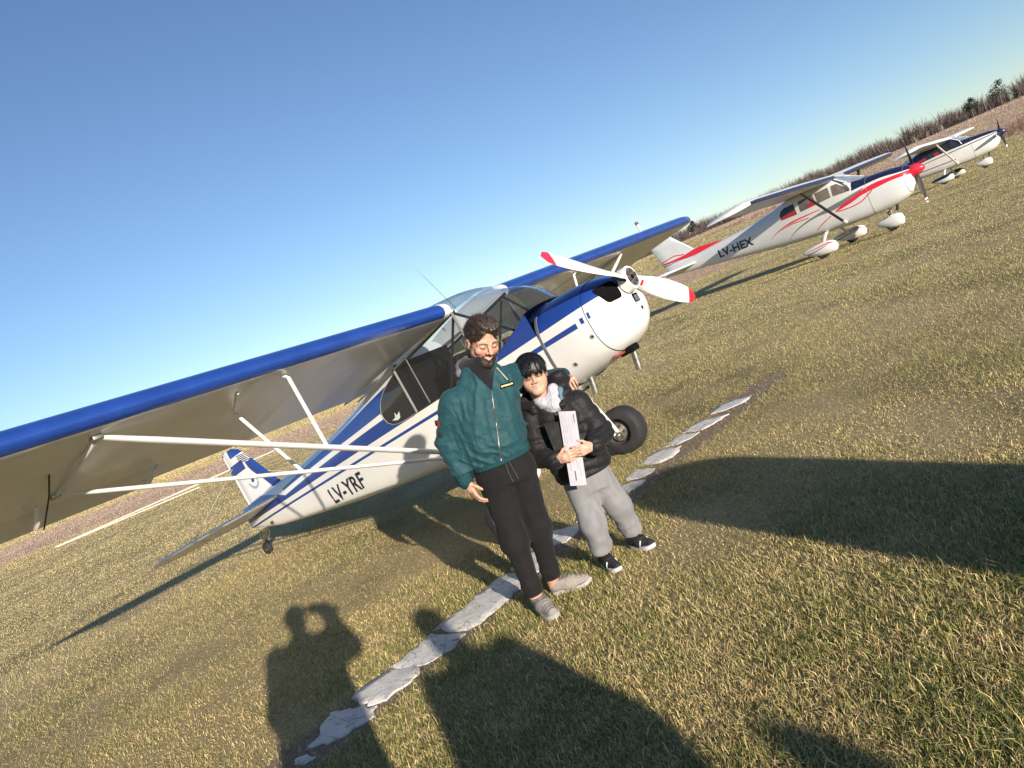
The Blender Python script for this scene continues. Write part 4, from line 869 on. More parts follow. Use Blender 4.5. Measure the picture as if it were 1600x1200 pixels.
def head_colors(V, skin, lip, brow, child):
    n = len(V); x, y, z = np.abs(V[:, 0]), V[:, 1], V[:, 2]; c = np.tile(np.array(skin, f32), (n, 1)); fr = y < -.045
    def put(m, col, k=1.0):
        m = np.clip(m, 0, 1)[:, None]*k; c[:] = c*(1-m)+np.array(col, f32)*m
    nz = fbm(V*60, 2, 4); c *= (.93+.14*nz)[:, None]
    put(fr*np.exp(-(((x-.042)/.022)**2+((z+.022)/.02)**2)), (skin[0]*1.05, skin[1]*.82, skin[2]*.80), .7)
    put(fr*np.exp(-((x/.016)**2+((z+.026)/.014)**2)), (skin[0]*1.02, skin[1]*.85, skin[2]*.82), .5)
    zs = z-(x/.026)**2*.007   # smile curve
    put(fr*(x < .027)*sstep(.0105, .006, np.abs(zs+.060)), lip, .9)
    if child: put(fr*(x < .027)*sstep(.0062, .0040, np.abs(zs+.0590)), (.22, .07, .06), .85)
    put(fr*(x < .019)*(y < -.07)*sstep(.0040, .0022, np.abs(zs+.0585)), (.62, .55, .49), .85 if not child else .7)
    if not child:
        sb = sstep(-.030, -.062, z+.0*x)*sstep(.02, -.01, y); put(sb*(np.abs(zs+.060) > .010)*(.55+.45*nz), (.16, .085, .06), .62)
        put(fr*(x < .036)*sstep(.007, .002, np.abs(z+.0445+(x/.036)**2*.006)), (.10, .055, .04), .75)
    ez = z-.002+((x-.032)/.018)**2*.005
    put(fr*(x > .016)*(x < .049)*sstep(.0036, .0016, np.abs(ez+.0008)), (.03, .018, .014), .95)
    put(fr*(x > .015)*(x < .051)*sstep(.010, .004, np.abs(ez+.004)), (skin[0]*.70, skin[1]*.58, skin[2]*.54), .45)
    bz = z-.0235+((x-.03)/.03)**2*.007
    put(fr*(x > .012)*(x < .053)*sstep(.0052, .0028, np.abs(bz)), brow, .9)
    put(fr*np.exp(-(((x-.008)/.004)**2+((z+.036)/.004)**2)), (.10, .04, .03), .7)
    put((x > .070)*np.exp(-(((y-.006)/.012)**2+((z)/.02)**2)), (skin[0]*.8, skin[1]*.6, skin[2]*.55), .6)
    return c
def place(V, Rm, c, s): return (V*s)@Rm.T+np.asarray(c)
def ribbons(V, F, n, length, width, flow, seed, col, jit=.35, lift=.5):
    """thin hair strands rooted on a surface"""
    g = np.random.default_rng(seed); q = V[F[g.integers(0, len(F), n)]]; wts = g.dirichlet(np.ones(4), n); p = (q*wts[:, :, None]).sum(1); nr = np.cross(q[:, 2]-q[:, 0], q[:, 3]-q[:, 1]); nr /= np.linalg.norm(nr, axis=1)[:, None]+1e-9
    d = flow(p, nr)+g.normal(0, jit, (n, 3)); d -= nr*(d*nr).sum(1)[:, None]; d /= np.linalg.norm(d, axis=1)[:, None]+1e-9; L = (length*g.uniform(.5, 1.3, n))[:, None]; sd_ = np.cross(d, nr); w_ = width*g.uniform(.6, 1.4, n)[:, None]
    p0 = p-nr*.001; p1 = p+d*L*.5+nr*L*lift*.45; p2 = p+d*L+nr*L*lift*.35
    Vv = np.stack([p0-sd_*w_, p0+sd_*w_, p1+sd_*w_*.8, p1-sd_*w_*.8, p2+sd_*w_*.2, p2-sd_*w_*.2], 1).reshape(-1, 3); i = np.arange(n)*6; Q = np.concatenate([np.c_[i, i+1, i+2, i+3], np.c_[i+3, i+2, i+4, i+5]])
    return Vv, Q
def hand_prims(wr, dr, nrm, side, s=1.0, curl=(20, 25, 20), spread=.06, thumb=(.62, .62, .35)):
    wr, dr, nrm, side = [np.array(Vector(q).normalized()) if i else np.array(q, float) for i, q in enumerate((wr, dr, nrm, side))]
    nrm = nrm-dr*(nrm@dr); nrm /= np.linalg.norm(nrm); side = side-dr*(side@dr)-nrm*(side@nrm); side /= np.linalg.norm(side); pr = []; fl = [.070, .078, .072, .056]; rr = [.0088, .0090, .0085, .0075]
    for k in range(4):
        o = (1.5-k)*.0195; kn = wr+dr*(.088-.004*abs(k-1.2))*s+side*o*s; pr.append((wr+dr*.008*s+side*o*.6*s, kn, .0125*s, .0108*s, 0)); d = dr+side*(1.5-k)*spread; d /= np.linalg.norm(d); p = kn; ang = 0
        for q, fr in enumerate((.45, .31, .24)):
            ang += R(curl[q]*(1+.08*(k-1))); dd = d*math.cos(ang)+nrm*math.sin(ang); e = p+dd*fl[k]*fr*s; r0 = rr[k]*(1-.10*q)*s; pr.append((p, e, r0, r0*.9, k+1)); p = e
    tb = wr+dr*.022*s+side*.024*s; d = dr*thumb[0]+side*thumb[1]+nrm*thumb[2]; d /= np.linalg.norm(d); m = tb+d*.040*s; d2 = d*.75+dr*.45+nrm*.25; d2 /= np.linalg.norm(d2)
    pr += [(wr+dr*.01*s+side*.012*s, tb, .014*s, .0135*s, 0), (tb, m, .0125*s, .0098*s, 5), (m, m+d2*.034*s, .0098*s, .0078*s, 5)]
    return pr
def hand_mesh(pr, skin, wrist_from, rw, h=.0026):
    A = np.array([p[0] for p in pr]+[p[1] for p in pr]+[wrist_from]); lo = A.min(0)-.02; hi = A.max(0)+.02
    def fn(P):
        d = sd_cone(P, wrist_from, pr[0][0]*.5+pr[9][0]*.5, rw, rw*.9); fing = {}
        for a, b, ra, rb, k in pr:
            e = sd_cone(P, a, b, ra, rb)
            if k == 0: d = smin(d, e, .012)
            else: fing[k] = e if k not in fing else smin(fing[k], e, .003)
        for k in fing: d = smin(d, fing[k], .006)
        return d
    V, F = mesh_sdf(fn, lo, hi, h); c = np.tile(np.array(skin, f32), (len(V), 1))*(.88+.24*fbm(V*55, 2, 8))[:, None]
    for a, b, ra, rb, k in pr:
        if k: m = np.exp(-(np.linalg.norm(V-a, axis=1)/.008)**2)[:, None]*.25; c = c*(1-m)+np.array([skin[0]*.95, skin[1]*.7, skin[2]*.66])*m
    return V, F, c
def shoe(A, heel, toe, wd, hgt, m_up, m_sole, m_lace, ankle, rank, stripes=None, h=.005):
    heel = np.array(heel, float); toe = np.array(toe, float); d = toe-heel; L = np.linalg.norm(d); d /= L; s = np.array([-d[1], d[0]]); pt = lambda t, o, z: np.array([heel[0]+d[0]*L*t+s[0]*o, heel[1]+d[1]*L*t+s[1]*o, z])
    def up(P):
        e = sd_cone(P, pt(.12, 0, .052), pt(.45, 0, .048), .036*wd, .040*wd); e = smin(e, sd_cone(P, pt(.45, 0, .042), pt(.86, .004, .032), .041*wd, .031*wd), .03)
        e = smin(e, sd_cone(P, pt(.16, 0, .06), pt(.22, 0, hgt), .034*wd, .036*wd), .03); e = smax(e, P[:, 2]-hgt, .006); e = smax(e, -(P[:, 2]-.018), .003)
        tng = np.abs(((P[:, 0]-heel[0])*s[0]+(P[:, 1]-heel[1])*s[1])); e += .0022*np.sin(((P[:, 0]-heel[0])*d[0]+(P[:, 1]-heel[1])*d[1])*260)*(tng < .018)*(P[:, 2] > .05)
        return e
    c0 = np.r_[np.minimum(heel, toe)-.07, -.004]; c1 = np.r_[np.maximum(heel, toe)+.07, hgt+.02]; V, F = mesh_sdf(up, c0, c1, h); og = np.array(A.location); u_ = np_mesh('shoe', V-og, F, m_up, A)
    ol = [(-.02, .0), (.0, .55), (.05, .80), (.2, .86), (.4, .80), (.6, .98), (.78, 1.0), (.9, .82), (.98, .50), (1.03, 0)]
    ol = [(t, o) for t, o in ol]+[(t, -o) for t, o in ol[-2:0:-1]]; sm_ = MB()
    sm_.loft([[tuple(pt(.5+(t-.5)*k, o*.044*wd*k, z+.010*max(0, t-.8)/.2) - og) for t, o in ol] for k, z in ((.90, .001), (1.0, .006), (1.01, .020), (.98, .027))], True, True, True); sm_.build('sole', m_sole, u_, sharp=50)
    lc = MB()
    for t in (.36, .44, .52, .60):
        for sg in (-1, 1): lc.tube([pt(t, -.020*wd*sg, .070-.03*(t-.3)), pt(t+.03, 0, .089-.06*(t-.3)), pt(t+.055, .021*wd*sg, .068-.03*(t-.3))], .0028, 5)
    lc.v = [tuple(np.array(p)-og) for p in lc.v]; lc.build('laces', m_lace, u_)
    if stripes:
        for sg in (-1, 1):
            for t in (.42, .52, .62):
                b = MB(); b.tube([pt(t-.05, sg*.036*wd, .030), pt(t-.01, sg*.0375*wd, .045), pt(t+.02, sg*.031*wd, .062)], .0050, 6, flat=1.0); b.v = [tuple(np.array(p)-og) for p in b.v]; b.build('side_stripe', stripes, u_)
    return u_
def cloth(name, col, rough=.6, bump=.5, scale=26, stretch=(1, 1, .45), spec=.35, sheen=0., fine=0.):
    t = NT(name); f = t.noise(scale, 5, scl=stretch, dist=.8); c = t.mix(t.ramp(f, .3, .7), tuple(q*.86 for q in col), tuple(q*1.1 for q in col)); t.color(c); t.rough(rough); t.p.inputs['Specular IOR Level'].default_value = spec
    if sheen: t.p.inputs['Sheen Weight'].default_value = sheen; t.p.inputs['Sheen Roughness'].default_value = .5
    hgt = t.math('ADD', f, t.math('MULTIPLY', t.noise(scale*3, 4, scl=stretch), .3))
    if fine: hgt = t.math('ADD', hgt, t.math('MULTIPLY', t.noise(900, 2), fine))
    t.bump(hgt, bump, .012); return t.mat
def ridged(P, fr, seed): return 1-np.abs(2*fbm(P*np.asarray(fr, f32), 2, seed)-1)
m_skin = attr_mat('skin', 'Col', .48, bump=.12, bs=220, spec=.4, sss=.12)

# ---------------- man in teal bomber jacket
MO = np.array([-.22, 3.62, 0.]); man = empty('person', MO); tag(man, 'bearded man in teal bomber jacket and black trousers, arm round the boy', 'person')
SKM = (.50, .285, .20); HRM = (.034, .021, .016)
LM = (1, .26)
m_teal = cloth('teal_nylon', (.0125, .058, .070), .62, .30, 40, (1, 1, .5), .22, .06)
m_rib = cloth('teal_rib_knit', (.011, .050, .060), .75, .6, 150, (1, 1, .03), .2)
m_blk = cloth('black_jersey', (.0135, .0125, .0135), .85, .45, 16, (1, 1, .4), .15, .04, .2)
m_blk2 = cloth('charcoal_knit', (.011, .011, .013), .9, .4, 30, (1, 1, .5), .2, .2, .3)
m_grey_hood = cloth('grey_lining', (.13, .13, .135), .8, .4, 30)
RA = [(-.322, 3.568, 1.204), (-.422, 3.600, 1.01), (-.412, 3.555, .815)]; LA = [(.028, 3.715, 1.200), (.085, 3.965, 1.105), (.270, 4.00, 1.075)]
def jacket_m(P):
    d = sd_etube(P, [(-.197, 3.60, .835, .160, .112), (-.197, 3.60, .872, .162, .115), (-.195, 3.598, .90, .176, .128), (-.187, 3.605, 1.02, .182, .132), (-.165, 3.615, 1.14, .186, .128), (-.150, 3.625, 1.215, .182, .104), (-.143, 3.622, 1.258, .132, .092), (-.137, 3.618, 1.295, .102, .086), (-.130, 3.612, 1.335, .088, .082)], LM)
    a = sd_chain(P, RA, [.066, .058, .046], .03); b = sd_chain(P, LA, [.068, .060, .048], .03)
    Pw = P+.03*fbm(P*8, 2, 3)[:, None]; fold = .011*ridged(Pw, (15, 13, 5.0), 21)**3+.009*ridged(Pw@np.array([[1, 0, .7], [0, 1, 0], [-.7, 0, 1]], f32), (6, 6, 19), 33)**3*(.5+1.2*sstep(1.05, .88, P[:, 2]))+.0025*ridged(Pw, (30, 30, 14), 27)**2
    slv = (.012*ridged(Pw, (8, 8, 24), 41)**3+.004*ridged(Pw, (20, 20, 30), 43)**2)*sstep(1.26, 1.12, P[:, 2])
    d = smin(d-fold+.007, a-slv+.006, .055); d = smin(d, b-slv+.006, .055)
    # open collar
    zz = P[:, 2]-1.178; xc = -.108+(P[:, 2]-1.178)*.05; wv = (np.abs(P[:, 0]-xc)-np.clip(zz, 0, 1)*.46)*.85; wv = np.maximum(wv, P[:, 1]-3.585); d = smax(d, -np.maximum(wv, -zz), .006)
    return smax(d, -(P[:, 2]-.838)*1.0, .004)
V, F = mesh_sdf(jacket_m, (-.53, 3.40, .80), (.40, 4.08, 1.37), .0060); jk = np_mesh('jacket', V-MO, F, m_teal, man); JV = BVHTree.FromPolygons([Vector(p) for p in V-MO], F.tolist())
def band(name, mat, par, org, fn, lo, hi, h=.005):
    V, F = mesh_sdf(fn, lo, hi, h); return np_mesh(name, V-org, F, mat, par)
band('waistband', m_rib, jk, MO, lambda P: smax(sd_etube(P, [(-.197, 3.60, .80, .163, .117), (-.197, 3.60, .885, .166, .121)], LM), np.abs(P[:, 2]-.842)-.030, .008)-.001*np.sin(P[:, 0]*900), (-.4, 3.44, .79), (.0, 3.76, .89), .005)
for ch, r_ in ((RA, .0475), (LA, .050)):
    e = np.array(ch[2]); dd = e-np.array(ch[1]); dd /= np.linalg.norm(dd)
    band('cuff', m_rib, jk, MO, lambda P: smax(sd_cone(P, e-dd*.05, e+dd*.02, r_, r_*.86), -((P-(e-dd*.035))@dd.astype(f32)), .004), e-.08, e+.08, .004)
# shirt and hood
V, F = mesh_sdf(lambda P: smin(sd_etube(P, [(-.15, 3.620, 1.10, .105, .085), (-.138, 3.612, 1.25, .078, .076), (-.120, 3.598, 1.31, .070, .074), (-.103, 3.583, 1.35, .069, .071), (-.098, 3.582, 1.362, .064, .064)], LM), sd_ell(P, (-.165, 3.62, 1.335), (.055, .07, .05)), .03)-.005*ridged(P, (16, 16, 16), 9), (-.34, 3.46, 1.06), (.05, 3.72, 1.41), .005); np_mesh('shirt', V-MO, F, m_blk2, man)
V, F = mesh_sdf(lambda P: smin(sd_cone(P, (-.20, 3.66, 1.335), (-.06, 3.70, 1.33), .040, .040), sd_cone(P, (-.225, 3.60, 1.318), (-.20, 3.66, 1.335), .022, .040), .02)-.006*ridged(P, (18, 18, 18), 2), (-.3, 3.5, 1.25), (.03, 3.78, 1.41), .005); np_mesh('hood_lining', V-MO, F, m_grey_hood, man)
# trousers
RL = [(-.272, 3.612, .745), (-.302, 3.572, .40), (-.310, 3.585, .105)]; LL = [(-.135, 3.628, .735), (-.165, 3.645, .40), (-.200, 3.70, .115)]
def trousers_m(P):
    d = sd_etube(P, [(-.205, 3.615, .70, .140, .108), (-.203, 3.613, .77, .156, .114), (-.198, 3.605, .87, .148, .104)], LM)
    fo = lambda s: .007*ridged(P, (9, 9, 15), s)*(1+1.2*np.exp(-((P[:, 2]-.40)/.07)**2)+1.4*np.exp(-((P[:, 2]-.14)/.05)**2))
    for k, L_ in enumerate((RL, LL)): d = smin(d, sd_chain(P, L_, [.090, .064, .046], .04)-fo(50+k)+.006, .03)
    return smax(d, -(P[:, 2]-(.098+.0*P[:, 0])), .006)
V, F = mesh_sdf(trousers_m, (-.42, 3.45, .06), (.0, 3.80, .90), .006); tr = np_mesh('trousers', V-MO, F, m_blk, man); TV = BVHTree.FromPolygons([Vector(p) for p in V-MO], F.tolist())
m_khaki = cloth('taupe_mesh', (.30, .265, .235), .8, .6, 120, (1, 1, 1), .2); m_sole_g = M('pale_sole', (.40, .37, .34), .8); m_lace = M('taupe_lace', (.36, .33, .30), .8)
shoe(man, (-.318, 3.635), (-.243, 3.385), 1.0, .085, m_khaki, m_sole_g, m_lace, None, None)
shoe(man, (-.225, 3.720), (-.008, 3.672), 1.0, .085, m_khaki, m_sole_g, m_lace, None, None)
# body: head, neck, hands, ankles, one mesh
HM = euler_head(26, 20, 14)@np.diag([1.05, 1, .98]); HC = (-.062, 3.568, 1.420); HS = .93
V, F = mesh_sdf(lambda P: head_sdf(P), (-.10, -.135, -.20), (.10, .125, .15), .0026); cM = head_colors(V, SKM, (.50, .20, .16), (.035, .022, .018), False)
parts = [(place(V, HM, HC, HS), F, cM)]
pr = hand_prims((-.405, 3.555, .792), (.10, -.20, -.97), (.85, .45, .0), (-.2, -.95, .2), .95, (22, 26, 20), .03); parts.append(hand_mesh(pr, SKM, np.array(RA[2])+np.array([0, 0, .02]), .026))
pr = hand_prims((.292, 3.925, 1.055), (.10, -.98, -.10), (.12, -.2, -1), (-1, -.1, .1), .95, (48, 30, 22), .10); parts.append(hand_mesh(pr, SKM, np.array(LA[2]), .028))
def core_m(P):
    d = sd_etube(P, [(-.2, 3.61, .72, .12, .075), (-.18, 3.61, 1.0, .12, .07), (-.15, 3.62, 1.2, .12, .055), (-.12, 3.61, 1.30, .05, .05)], LM)
    for ch, rs in ((RA, (.05, .042, .032)), (LA, (.05, .042, .034)), (RL+[(-.308, 3.59, .05)], (.07, .048, .034, .033)), (LL+[(-.205, 3.71, .05)], (.07, .048, .034, .033))): d = smin(d, sd_chain(P, ch, list(rs), .02), .03)
    return d
V, F = mesh_sdf(core_m, (-.5, 3.48, .02), (.36, 4.05, 1.36), .010); parts.append((V, F, np.tile(np.array(SKM, f32), (len(V), 1))))
V, F, c = join(parts); np_mesh('body', V-MO, F, m_skin, man, attrs={'Col': c})
m_hair_m = M('dark_brown_hair', HRM, .42, var=.3, vs=60, spec=.5, bump=.5, bs=160)
def hair_m(P):
    q = P.copy(); st_ = fbm(np.c_[P[:, 0]*70, P[:, 1]*14, P[:, 2]*26], 2, 12)
    d = sd_ell(P, (0, .020, .052), (.0725, .095, .086)); d = smin(d, sd_ell(P, (.006, -.040, .101), (.056, .046, .030)), .03); d = smin(d, sd_ell(P, (0, .0, .108), (.056, .066, .030)), .03)
    d -= .015*ridged(np.c_[P[:, 0]+P[:, 1]*.45, P[:, 1]*.26, P[:, 2]*.45].astype(f32), (58, 58, 58), 13)**2+.005*st_-.0065
    d = smax(d, -sd_ell(P, (0, -.113, .008), (.068, .066, .083)), .007); d = smax(d, -(P[:, 2]+.035+.35*np.minimum(0, P[:, 1]-.05)*-1*0), .01)
    d = smax(d, -sd_ell(P*np.array([0, 1, 1], f32), (0, -.030, -.085), (1, .055, .075)), .01)
    return d
V, F = mesh_sdf(hair_m, (-.11, -.13, -.08), (.11, .14, .18), .0034); Vh = place(V, HM, HC, HS); hm = np_mesh('hair', Vh-MO, F, m_hair_m, man)
fl = np.array([.45, .55, .25])@HM.T*1.0
def flow_m(p, n_): return np.tile(fl, (len(p), 1))
rv, rf_ = ribbons(Vh, F, 4200, .022, .0008, flow_m, 5, None, .38, .34); np_mesh('hair_strands', rv-MO, rf_, m_hair_m, hm, smooth=False)
def beard_m(P):
    Q = P.copy(); Q[:, 0] = np.abs(Q[:, 0]); d = head_sdf(P)-.0022-.005*fbm(P*np.array([80, 60, 45], f32), 2, 6)
    zl = np.interp(P[:, 1], [-.12, -.088, -.07, -.05, -.02, -.002, .01], [-.041, -.041, -.062, -.060, -.045, -.020, .02]).astype(f32); d = smax(d, (P[:, 2]-zl)*.8, .006); d = smax(d, P[:, 1]-.012, .006); d = smax(d, -(P[:, 2]+.128), .008)
    zs = P[:, 2]-(Q[:, 0]/.026)**2*.007
    m = (np.sqrt((Q[:, 0]/.027)**2+((zs+.0605)/.0135)**2)-1)*.012; m = np.where(P[:, 1] < -.05, m, .03); return smax(d, -m, .003)
V, F = mesh_sdf(beard_m, (-.1, -.13, -.16), (.1, .04, .04), .0028); Vb = place(V, HM, HC, HS); m_beard = M('dark_beard', (.034, .021, .016), .6, var=.35, vs=80, bump=.6, bs=240); bd = np_mesh('beard', Vb-MO, F, m_beard, man)
rv, rf_ = ribbons(Vb, F, 2200, .010, .0006, lambda p, n_: np.tile(np.array([0, -.3, -1.]), (len(p), 1)), 6, None, .5, .5); np_mesh('beard_strands', rv-MO, rf_, m_beard, bd, smooth=False)
# jacket trim: zip, tag, patch, drawstring
def drape(name, pts, wd, target, org, mat, par, off=.003, thick=.003, dirn=(0, 1, 0)):
    """strip following a surface seen from the front"""
    P_ = []
    for a, b in zip(pts[:-1], pts[1:]):
        for q in np.linspace(0, 1, 9)[:-1]: P_.append(np.array(a)*(1-q)+np.array(b)*q)
    P_.append(np.array(pts[-1])); mb = MB(); rg = []; dv = Vector(dirn)
    for i, p in enumerate(P_):
        t = P_[min(i+1, len(P_)-1)]-P_[max(i-1, 0)]; t = np.array([t[0], 0, t[1]]); t /= np.linalg.norm(t); s = np.array([t[2], 0, -t[0]]); row = []
        for k in (-1, 0, 1):
            q = Vector((p[0]+s[0]*wd/2*k-org[0], -2, p[1]+s[2]*wd/2*k-org[2])); h = target.ray_cast(q, dv)[0]
            if h is None: h = Vector((q.x, (rg[-1][1][1] if rg else 0), q.z))
            row.append(h-dv*(off+(thick if k == 0 else 0)))
        rg.append(row)
    mb.loft(rg, False); return mb.build(name, mat, par, sharp=80)
m_zip = M('brass_zip', (.17, .17, .15), .4, metal=.7, var=.3, vs=90)
drape('zip', [(-.108, 1.178), (-.140, 1.05), (-.172, .93), (-.197, .835)], .007, JV, MO, m_zip, jk)
drape('name_tag', [(-.060, 1.178), (.010, 1.168)], .022, JV, MO, m_dark, jk, .004); drape('name_lettering', [(-.056, 1.178), (.006, 1.169)], .009, JV, MO, M('gold_thread', (.55, .42, .20), .6, var=.5, vs=120), jk, .009)
drape('drawstring', [(-.040, 1.275), (-.025, 1.235), (-.012, 1.195)], .006, JV, MO, M('cord_tan', (.42, .40, .36), .7), jk, .005)
drape('sleeve_patch', [(-.448, 1.128), (-.418, 1.122)], .030, JV, MO, M('red_patch', (.42, .03, .035), .7), jk, .004); drape('sleeve_patch', [(-.446, 1.128), (-.436, 1.126)], .026, JV, MO, M('tan_patch', (.40, .32, .18), .7), jk, .007)
drape('sleeve_patch', [(-.448, 1.070), (-.424, 1.066)], .026, JV, MO, m_int, jk, .004)
for x0, x1 in ((-.182, -.188), (-.166, -.158)): drape('trouser_cord', [(x0, .825), (x1, .755), (x1+.004, .71)], .005, TV, MO, M('cord_dark', (.06, .06, .065), .7), tr, .004)

# ---------------- boy in black puffer jacket
BO = np.array([.205, 3.82, 0.]); boy = empty('person', BO); tag(boy, 'smiling dark-haired boy in black puffer jacket and grey joggers holding papers', 'person')
SKB = (.52, .31, .22); LB = (1, .05)
m_puff = cloth('black_quilted_nylon', (.012, .011, .013), .58, .4, 40, (1, 1, .7), .25, .04); m_jog = cloth('grey_fleece', (.215, .21, .215), .9, .35, 14, (1, 1, .45), .2, .2, .4)
BRA = [(.026, 3.80, .928), (-.010, 3.77, .735), (.056, 3.655, .702)]; BLA = [(.292, 3.80, .918), (.348, 3.77, .725), (.283, 3.655, .692)]
def quilt(t, w_=.052): return .009*np.sqrt(np.abs(np.sin(math.pi*t/w_)))
def puffer(P):
    t = sd_etube(P, [(.188, 3.84, .53, .150, .112), (.185, 3.84, .60, .160, .122), (.172, 3.825, .75, .158, .118), (.160, 3.80, .87, .145, .110), (.156, 3.79, .935, .115, .090), (.146, 3.785, .985, .072, .068)], LB)-quilt(P[:, 2]+.12*(P[:, 0]-.17)+.012*fbm(P*9, 2, 2))
    d = t
    for ch in (BRA, BLA):
        a = sd_chain(P, ch, [.064, .058, .046], .03); along = np.linalg.norm(P-np.array(ch[0], f32), axis=1); d = smin(d, a-quilt(along+.012*fbm(P*10, 2, 7), .048), .02)
    d -= .005*ridged(P, (16, 16, 22), 61)-.003
    return smax(d, -(P[:, 2]-(.528+.05*(P[:, 0]-.2))), .01)
V, F = mesh_sdf(puffer, (-.10, 3.58, .50), (.45, 4.0, 1.03), .0055); bj = np_mesh('jacket', V-BO, F, m_puff, boy); BV_ = BVHTree.FromPolygons([Vector(p) for p in V-BO], F.tolist())
def hood_b(P):
    d = sd_chain(P, [(.055, 3.735, .985), (.030, 3.80, 1.015), (.08, 3.875, 1.04), (.18, 3.885, 1.065), (.245, 3.825, 1.070), (.232, 3.755, 1.00), (.200, 3.705, .955)], [.024, .036, .044, .050, .050, .042, .026], .03)
    return d-.006*ridged(P, (18, 18, 18), 71)-.004*np.sin(P[:, 2]*120)
V, F = mesh_sdf(hood_b, (-.05, 3.64, .90), (.35, 4.0, 1.16), .005); np_mesh('hood', V-BO, F, m_puff, boy)
m_scarf = cloth('pale_neck_scarf', (.44, .42, .47), .85, .7, 40, (1, 1, .5), .2)
V, F = mesh_sdf(lambda P: smin(sd_etube(P, [(.156, 3.735, .940, .040, .04), (.150, 3.745, .975, .062, .062), (.140, 3.76, 1.005, .068, .070), (.130, 3.775, 1.03, .064, .066)], LB), sd_cone(P, (.194, 3.728, 1.05), (.172, 3.70, .965), .026, .024), .04)-.008*ridged(P, (14, 14, 30), 81)**2+.002, (.02, 3.6, .90), (.27, 3.90, 1.12), .0045); np_mesh('scarf', V-BO, F, m_scarf, boy)
V, F = mesh_sdf(lambda P: sd_cone(P, (.226, 3.715, 1.03), (.208, 3.70, .965), .018, .013), (.15, 3.64, .93), (.28, 3.80, 1.07), .005); np_mesh('collar_lining', V-BO, F, cloth('teal_lining', (.09, .17, .20), .8), boy)
BRL = [(.135, 3.84, .49), (.118, 3.765, .275), (.110, 3.79, .115)]; BLL = [(.243, 3.85, .49), (.292, 3.845, .285), (.314, 3.89, .115)]
def joggers(P):
    d = sd_etube(P, [(.186, 3.84, .44, .115, .10), (.186, 3.84, .57, .130, .10)], LB)
    for k, L_ in enumerate((BRL, BLL)): d = smin(d, sd_chain(P, L_, [.082, .066, .052], .04)-.008*ridged(P, (8, 8, 14), 90+k)*(1+1.6*np.exp(-((P[:, 2]-.13)/.05)**2))+.004, .03)
    return smax(d, -(P[:, 2]-.088), .012)
V, F = mesh_sdf(joggers, (.0, 3.65, .05), (.42, 4.0, .60), .0055); np_mesh('trousers', V-BO, F, m_jog, boy)
m_shoeb = cloth('black_mesh_shoe', (.024, .023, .026), .75, .5, 100, (1, 1, 1), .25); m_sole_w = M('white_sole', (.55, .54, .55), .7); m_str = M('white_stripe', (.70, .70, .70), .6)
shoe(boy, (.098, 3.835), (.150, 3.645), .82, .082, m_shoeb, m_sole_w, m_int, None, None, m_str); shoe(boy, (.285, 3.935), (.385, 3.775), .82, .082, m_shoeb, m_sole_w, m_int, None, None, m_str)
HB = euler_head(-2, 2, 2)@np.diag([1.06, 1.0, .97]); BC = (.120, 3.735, 1.150); BS = .87
V, F = mesh_sdf(lambda P: head_sdf(P, True, True), (-.10, -.135, -.20), (.10, .125, .15), .0028); parts = [(place(V, HB, BC, BS), F, head_colors(V, SKB, (.50, .22, .19), (.03, .02, .018), True))]
pr = hand_prims((.074, 3.622, .702), (.86, -.48, .02), (.35, .90, 0), (.05, 0, 1), .80, (30, 26, 18), .04); parts.append(hand_mesh(pr, SKB, np.array(BRA[2]), .024))
pr = hand_prims((.262, 3.622, .700), (-.86, -.48, .12), (-.35, .90, 0), (.05, 0, 1), .80, (30, 26, 18), .04); parts.append(hand_mesh(pr, SKB, np.array(BLA[2]), .024))
def core_b(P):
    d = sd_etube(P, [(.186, 3.84, .45, .10, .08), (.17, 3.82, .8, .11, .08), (.155, 3.79, .95, .07, .06), (.135, 3.77, 1.03, .045, .045)], LB)
    for ch, rs in ((BRA, (.04, .034, .026)), (BLA, (.04, .034, .026)), (BRL+[(.112, 3.80, .05)], (.06, .04, .03, .03)), (BLL+[(.312, 3.90, .05)], (.06, .04, .03, .03))): d = smin(d, sd_chain(P, ch, list(rs), .02), .03)
    return d
V, F = mesh_sdf(core_b, (-.08, 3.6, .02), (.43, 3.98, 1.06), .010); parts.append((V, F, np.tile(np.array(SKB, f32), (len(V), 1)))); V, F, c = join(parts); np_mesh('body', V-BO, F, m_skin, boy, attrs={'Col': c})
m_hair_b = M('black_hair', (.010, .0085, .009), .34, var=.3, vs=60, spec=.6, bump=.4, bs=200)
def hair_b(P):
    st_ = fbm(np.c_[P[:, 0]*75, P[:, 1]*15, P[:, 2]*15], 2, 15); d = sd_ell(P, (0, .012, .046), (.090, .108, .104)); d = smin(d, sd_ell(P, (0, -.060, .062), (.068, .052, .058)), .03); d -= .009*st_-.003
    cut = .024+.010*np.sin(P[:, 0]*95+1)+.010*np.sin(P[:, 0]*210)+.55*np.clip(np.abs(P[:, 0]+.012)-.045, 0, .02)*-1; fc = np.maximum((P[:, 2]-cut), P[:, 1]+.025); d = smax(d, -fc, .004)
    d = smax(d, -sd_ell(P*np.array([0, 1, 1], f32), (0, -.035, -.06), (1, .060, .062)), .008); return smax(d, -(P[:, 2]+.045), .012)
V, F = mesh_sdf(hair_b, (-.115, -.135, -.08), (.115, .145, .175), .0034); Vh = place(V, HB, BC, BS); hb_ = np_mesh('hair', Vh-BO, F, m_hair_b, boy)
rv, rf_ = ribbons(Vh, F, 2400, .030, .0008, lambda p, n_: np.c_[(p[:, 0]-BC[0])*3, -np.ones(len(p))*.6, -np.ones(len(p))*.8], 8, None, .22, .15); np_mesh('hair_strands', rv-BO, rf_, m_hair_b, hb_, smooth=False)
